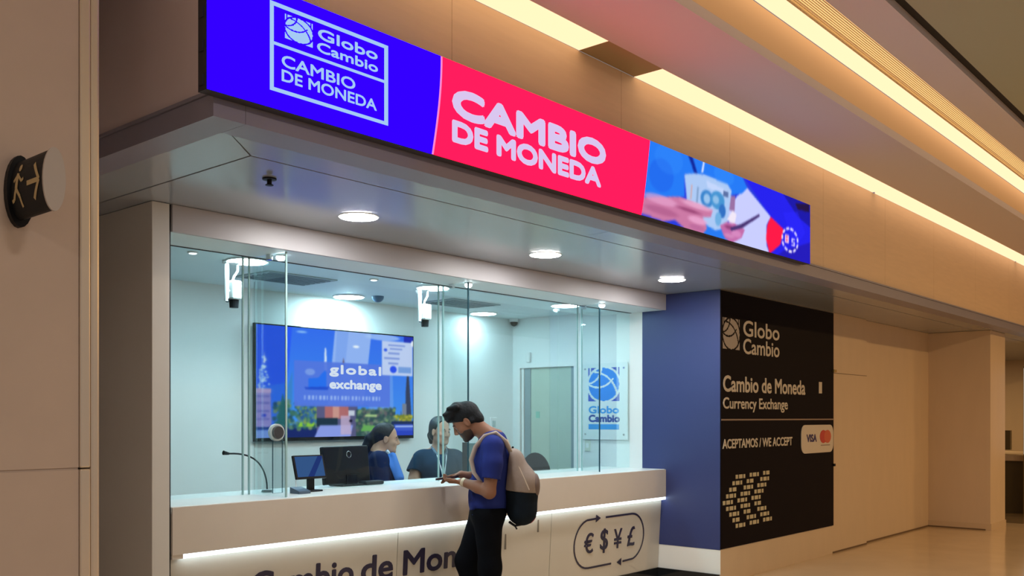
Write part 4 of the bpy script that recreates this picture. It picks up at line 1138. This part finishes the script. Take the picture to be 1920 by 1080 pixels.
H1 = R(-43)
T1 = Xf((.03, 0, 1.362), pitch=R(6), sc=.98)
SK1 = skin('skin_tan', (.38, .22, .155)); HR1 = mat('hair_dark', (.008, .010, .016), .55, noise=.4, nscale=50, bump=.4, spec=.25)
a1 = [([(-.03, -.165, 1.19), (.0, -.20, 1.0), (.06, -.20, .93)], [.048, .044, .036], ((.9, .3, .3), (0, 0, 1), (0, 1, 0), (.2, .3, .2))),
      ([(-.03, .165, 1.19), (.0, .20, 1.0), (.10, .17, .96)], [.048, .044, .034], ((.9, -.3, .3), (0, 0, 1), (0, -1, 0), (.2, .3, .2)))]
c1 = clerk((5.285, 6.0, 0), H1, 'clerk with tied back dark hair in navy jacket seen in profile', 1.245, HR1, None, SK1, a1, T1)
F = Field((-.22, -.14, 1.18), (.16, .14, 1.54), .005)
F.el((-.016, 0, .046), (.104, .081, .086), .02, T=T1); F.el((-.075, 0, .0), (.06, .06, .07), .03, T=T1)
F.cut((.028, 0, .03), (.9, 0, -.42), T=T1)
for sd in (-1, 1): F.el((.008, sd * .085, -.014), (.03, .022, .036), .01, 'sub', T=T1)
F.chain([T1((-.09, 0, .02)), T1((-.135, 0, -.02)), T1((-.15, 0, -.08)), T1((-.13, 0, -.15))], [.040, .042, .040, .02], .02)
F.build('hair', HR1, c1)
JK = mat('jacket_navy', (.008, .014, .052), .85, noise=.2, nscale=14, bump=.1, spec=.12)
F = Field((-.24, -.30, .78), (.24, .30, 1.32), .007)
F.el((-.01, 0, .92), (.135, .165, .22), .03); F.el((-.02, 0, 1.09), (.140, .185, .16), .06); F.rc((-.03, .125, 1.195), (-.03, -.125, 1.195), .070, .070, .06); F.rc((-.045, 0, 1.225), (-.03, 0, 1.25), .065, .056, .04)
for sd, pts in ((-1, a1[0][0]), (1, a1[1][0])): F.chain(pts, [.064, .062, .050], .03)
F.rc((.015, 0, 1.27), (.09, 0, 1.20), .055, .02, .01, 'sub'); F.cut((0, 0, .80), (0, 0, -1))
F.build('jacket', JK, c1)
F = Field((-.05, -.2, .92), (.24, .2, 1.28), .006)
F.el((.004, 0, 1.09), (.134, .170, .17), .03); F.rc((.0, 0, 1.2), (.07, 0, 1.19), .05, .03, .03)
F.rc((.085, -.075, 1.22), (.13, -.10, 1.04), .03, .05, .02)
F.cut((.075, 0, 1.1), (-1, 0, -.40)); F.cut((.0, -.02, 1.1), (.1, 1, .12)); F.cut((0, 0, .985), (-.3, 0, -1))
F.build('blue_scarf', mat('scarf_blue', (.03, .16, .55), .6), c1)
q = MB(); q.tube([(.035, -.075, 1.262), (.065, -.055, 1.225), (.085, -.02, 1.195)], [.016, .015, .012], 8); q.build('collar', mat('collar_pale', (.42, .5, .6), .6), c1, local=True, smooth='all')
F = Field((-.25, -.22, 0), (.25, .22, .95), .012)
F.el((-.02, 0, .80), (.13, .165, .14), .04)
for sd in (-1, 1): F.chain([(-.02, sd * .085, .78), (-.01, sd * .09, .42), (-.03, sd * .09, .05)], [.095, .068, .055], .05); F.rc((-.03, sd * .09, .045), (.12, sd * .09, .035), .042, .032, .03)
F.cut((0, 0, .004), (0, 0, -1)); F.build('trousers', TR, c1)

H2 = R(238)
T2 = Xf((.035, -.0, 1.418), pitch=R(4), yaw=R(26), sc=.98)
SK2 = skin('skin_warm', (.45, .27, .19))
a2 = [([(-.03, -.185, 1.165), (-.005, -.225, 1.0), (.02, -.225, .90), (.12, -.17, .86)], [.058, .050, .044, .034], ((.9, .2, .1), (0, 0, 1), (0, 1, 0), (.2, .3, .2))),
      ([(-.03, .185, 1.165), (-.0, .225, 1.0), (.03, .225, .90), (.12, .17, .87)], [.058, .050, .044, .034], ((.9, -.2, .1), (0, 0, 1), (0, -1, 0), (.2, .3, .2)))]
c2 = clerk((5.93, 5.98, 0), H2, 'smiling clerk in dark teal polo with lanyard facing the customer', 1.235, HR1, None, SK2, a2, T2)
HR2 = mat('hair_greenish', (.016, .026, .028), .5, noise=.4, nscale=50, bump=.3)
F = Field((-.22, -.16, 1.2), (.18, .16, 1.6), .005)
F.el((-.016, 0, .046), (.104, .082, .087), .02, T=T2); F.el((-.06, 0, -.02), (.06, .07, .08), .03, T=T2)
F.cut((.032, 0, .035), (.9, 0, -.40), T=T2)
for sd in (-1, 1): F.el((.012, sd * .085, -.018), (.034, .022, .036), .01, 'sub', T=T2)
F.chain([T2((-.085, 0, -.01)), T2((-.12, 0, -.05)), T2((-.125, 0, -.11))], [.042, .036, .02], .02)
F.build('hair', HR2, c2)
PO = mat('polo_teal', (.009, .030, .062), .85, noise=.15, nscale=14, bump=.1, spec=.12)
F = Field((-.24, -.32, .80), (.24, .32, 1.34), .007)
F.el((-.01, 0, .93), (.145, .185, .22), .03); F.el((0, 0, 1.09), (.145, .180, .16), .06); F.rc((-.03, .12, 1.19), (-.03, -.12, 1.19), .066, .066, .06); F.rc((-.04, 0, 1.225), (-.02, 0, 1.255), .068, .060, .04)
for sd in (-1, 1): F.chain([(-.03, sd * .165, 1.175), (-.01, sd * .225, 1.06)], [.070, .070], .04); F.rc((.0, sd * .23, 1.025), (.01, sd * .23, .98), .078, .078, .004, 'sub')
F.rc((.02, 0, 1.29), (.09, 0, 1.205), .055, .02, .01, 'sub'); F.cut((0, 0, .82), (0, 0, -1))
F.build('polo_shirt', PO, c2)
q = MB()
for sd in (-1, 1): q.tube([(-.02, sd * .062, 1.275), (.06, sd * .052, 1.235), (.10, sd * .025, 1.195)], [.012, .012, .008], 6)
q.build('collar', mat('collar_grey', (.10, .16, .22), .7), c2, local=True, smooth='all')
q = MB(); q.tube([(.02, .058, 1.262), (.118, .035, 1.18), (.150, .015, 1.08), (.152, .005, 1.0)], .006, 6); q.tube([(.02, -.058, 1.262), (.118, -.035, 1.18), (.150, -.015, 1.08), (.152, .005, 1.0)], .006, 6)
q.build('lanyard', mat('lanyard_white', (.62, .7, .75), .5), c2, local=True)
q = MB(); q.box(.152, .158, -.03, .04, .90, 1.0, bev=.002); q.build('badge', M_wplate, c2, local=True)
F = Field((-.25, -.24, 0), (.25, .24, .95), .012)
F.el((-.02, 0, .82), (.14, .18, .14), .04)
for sd in (-1, 1): F.chain([(-.02, sd * .09, .80), (-.01, sd * .095, .42), (-.03, sd * .095, .05)], [.10, .07, .056], .05); F.rc((-.03, sd * .095, .045), (.12, sd * .095, .035), .042, .032, .03)
F.cut((0, 0, .004), (0, 0, -1)); F.build('trousers', TR, c2)
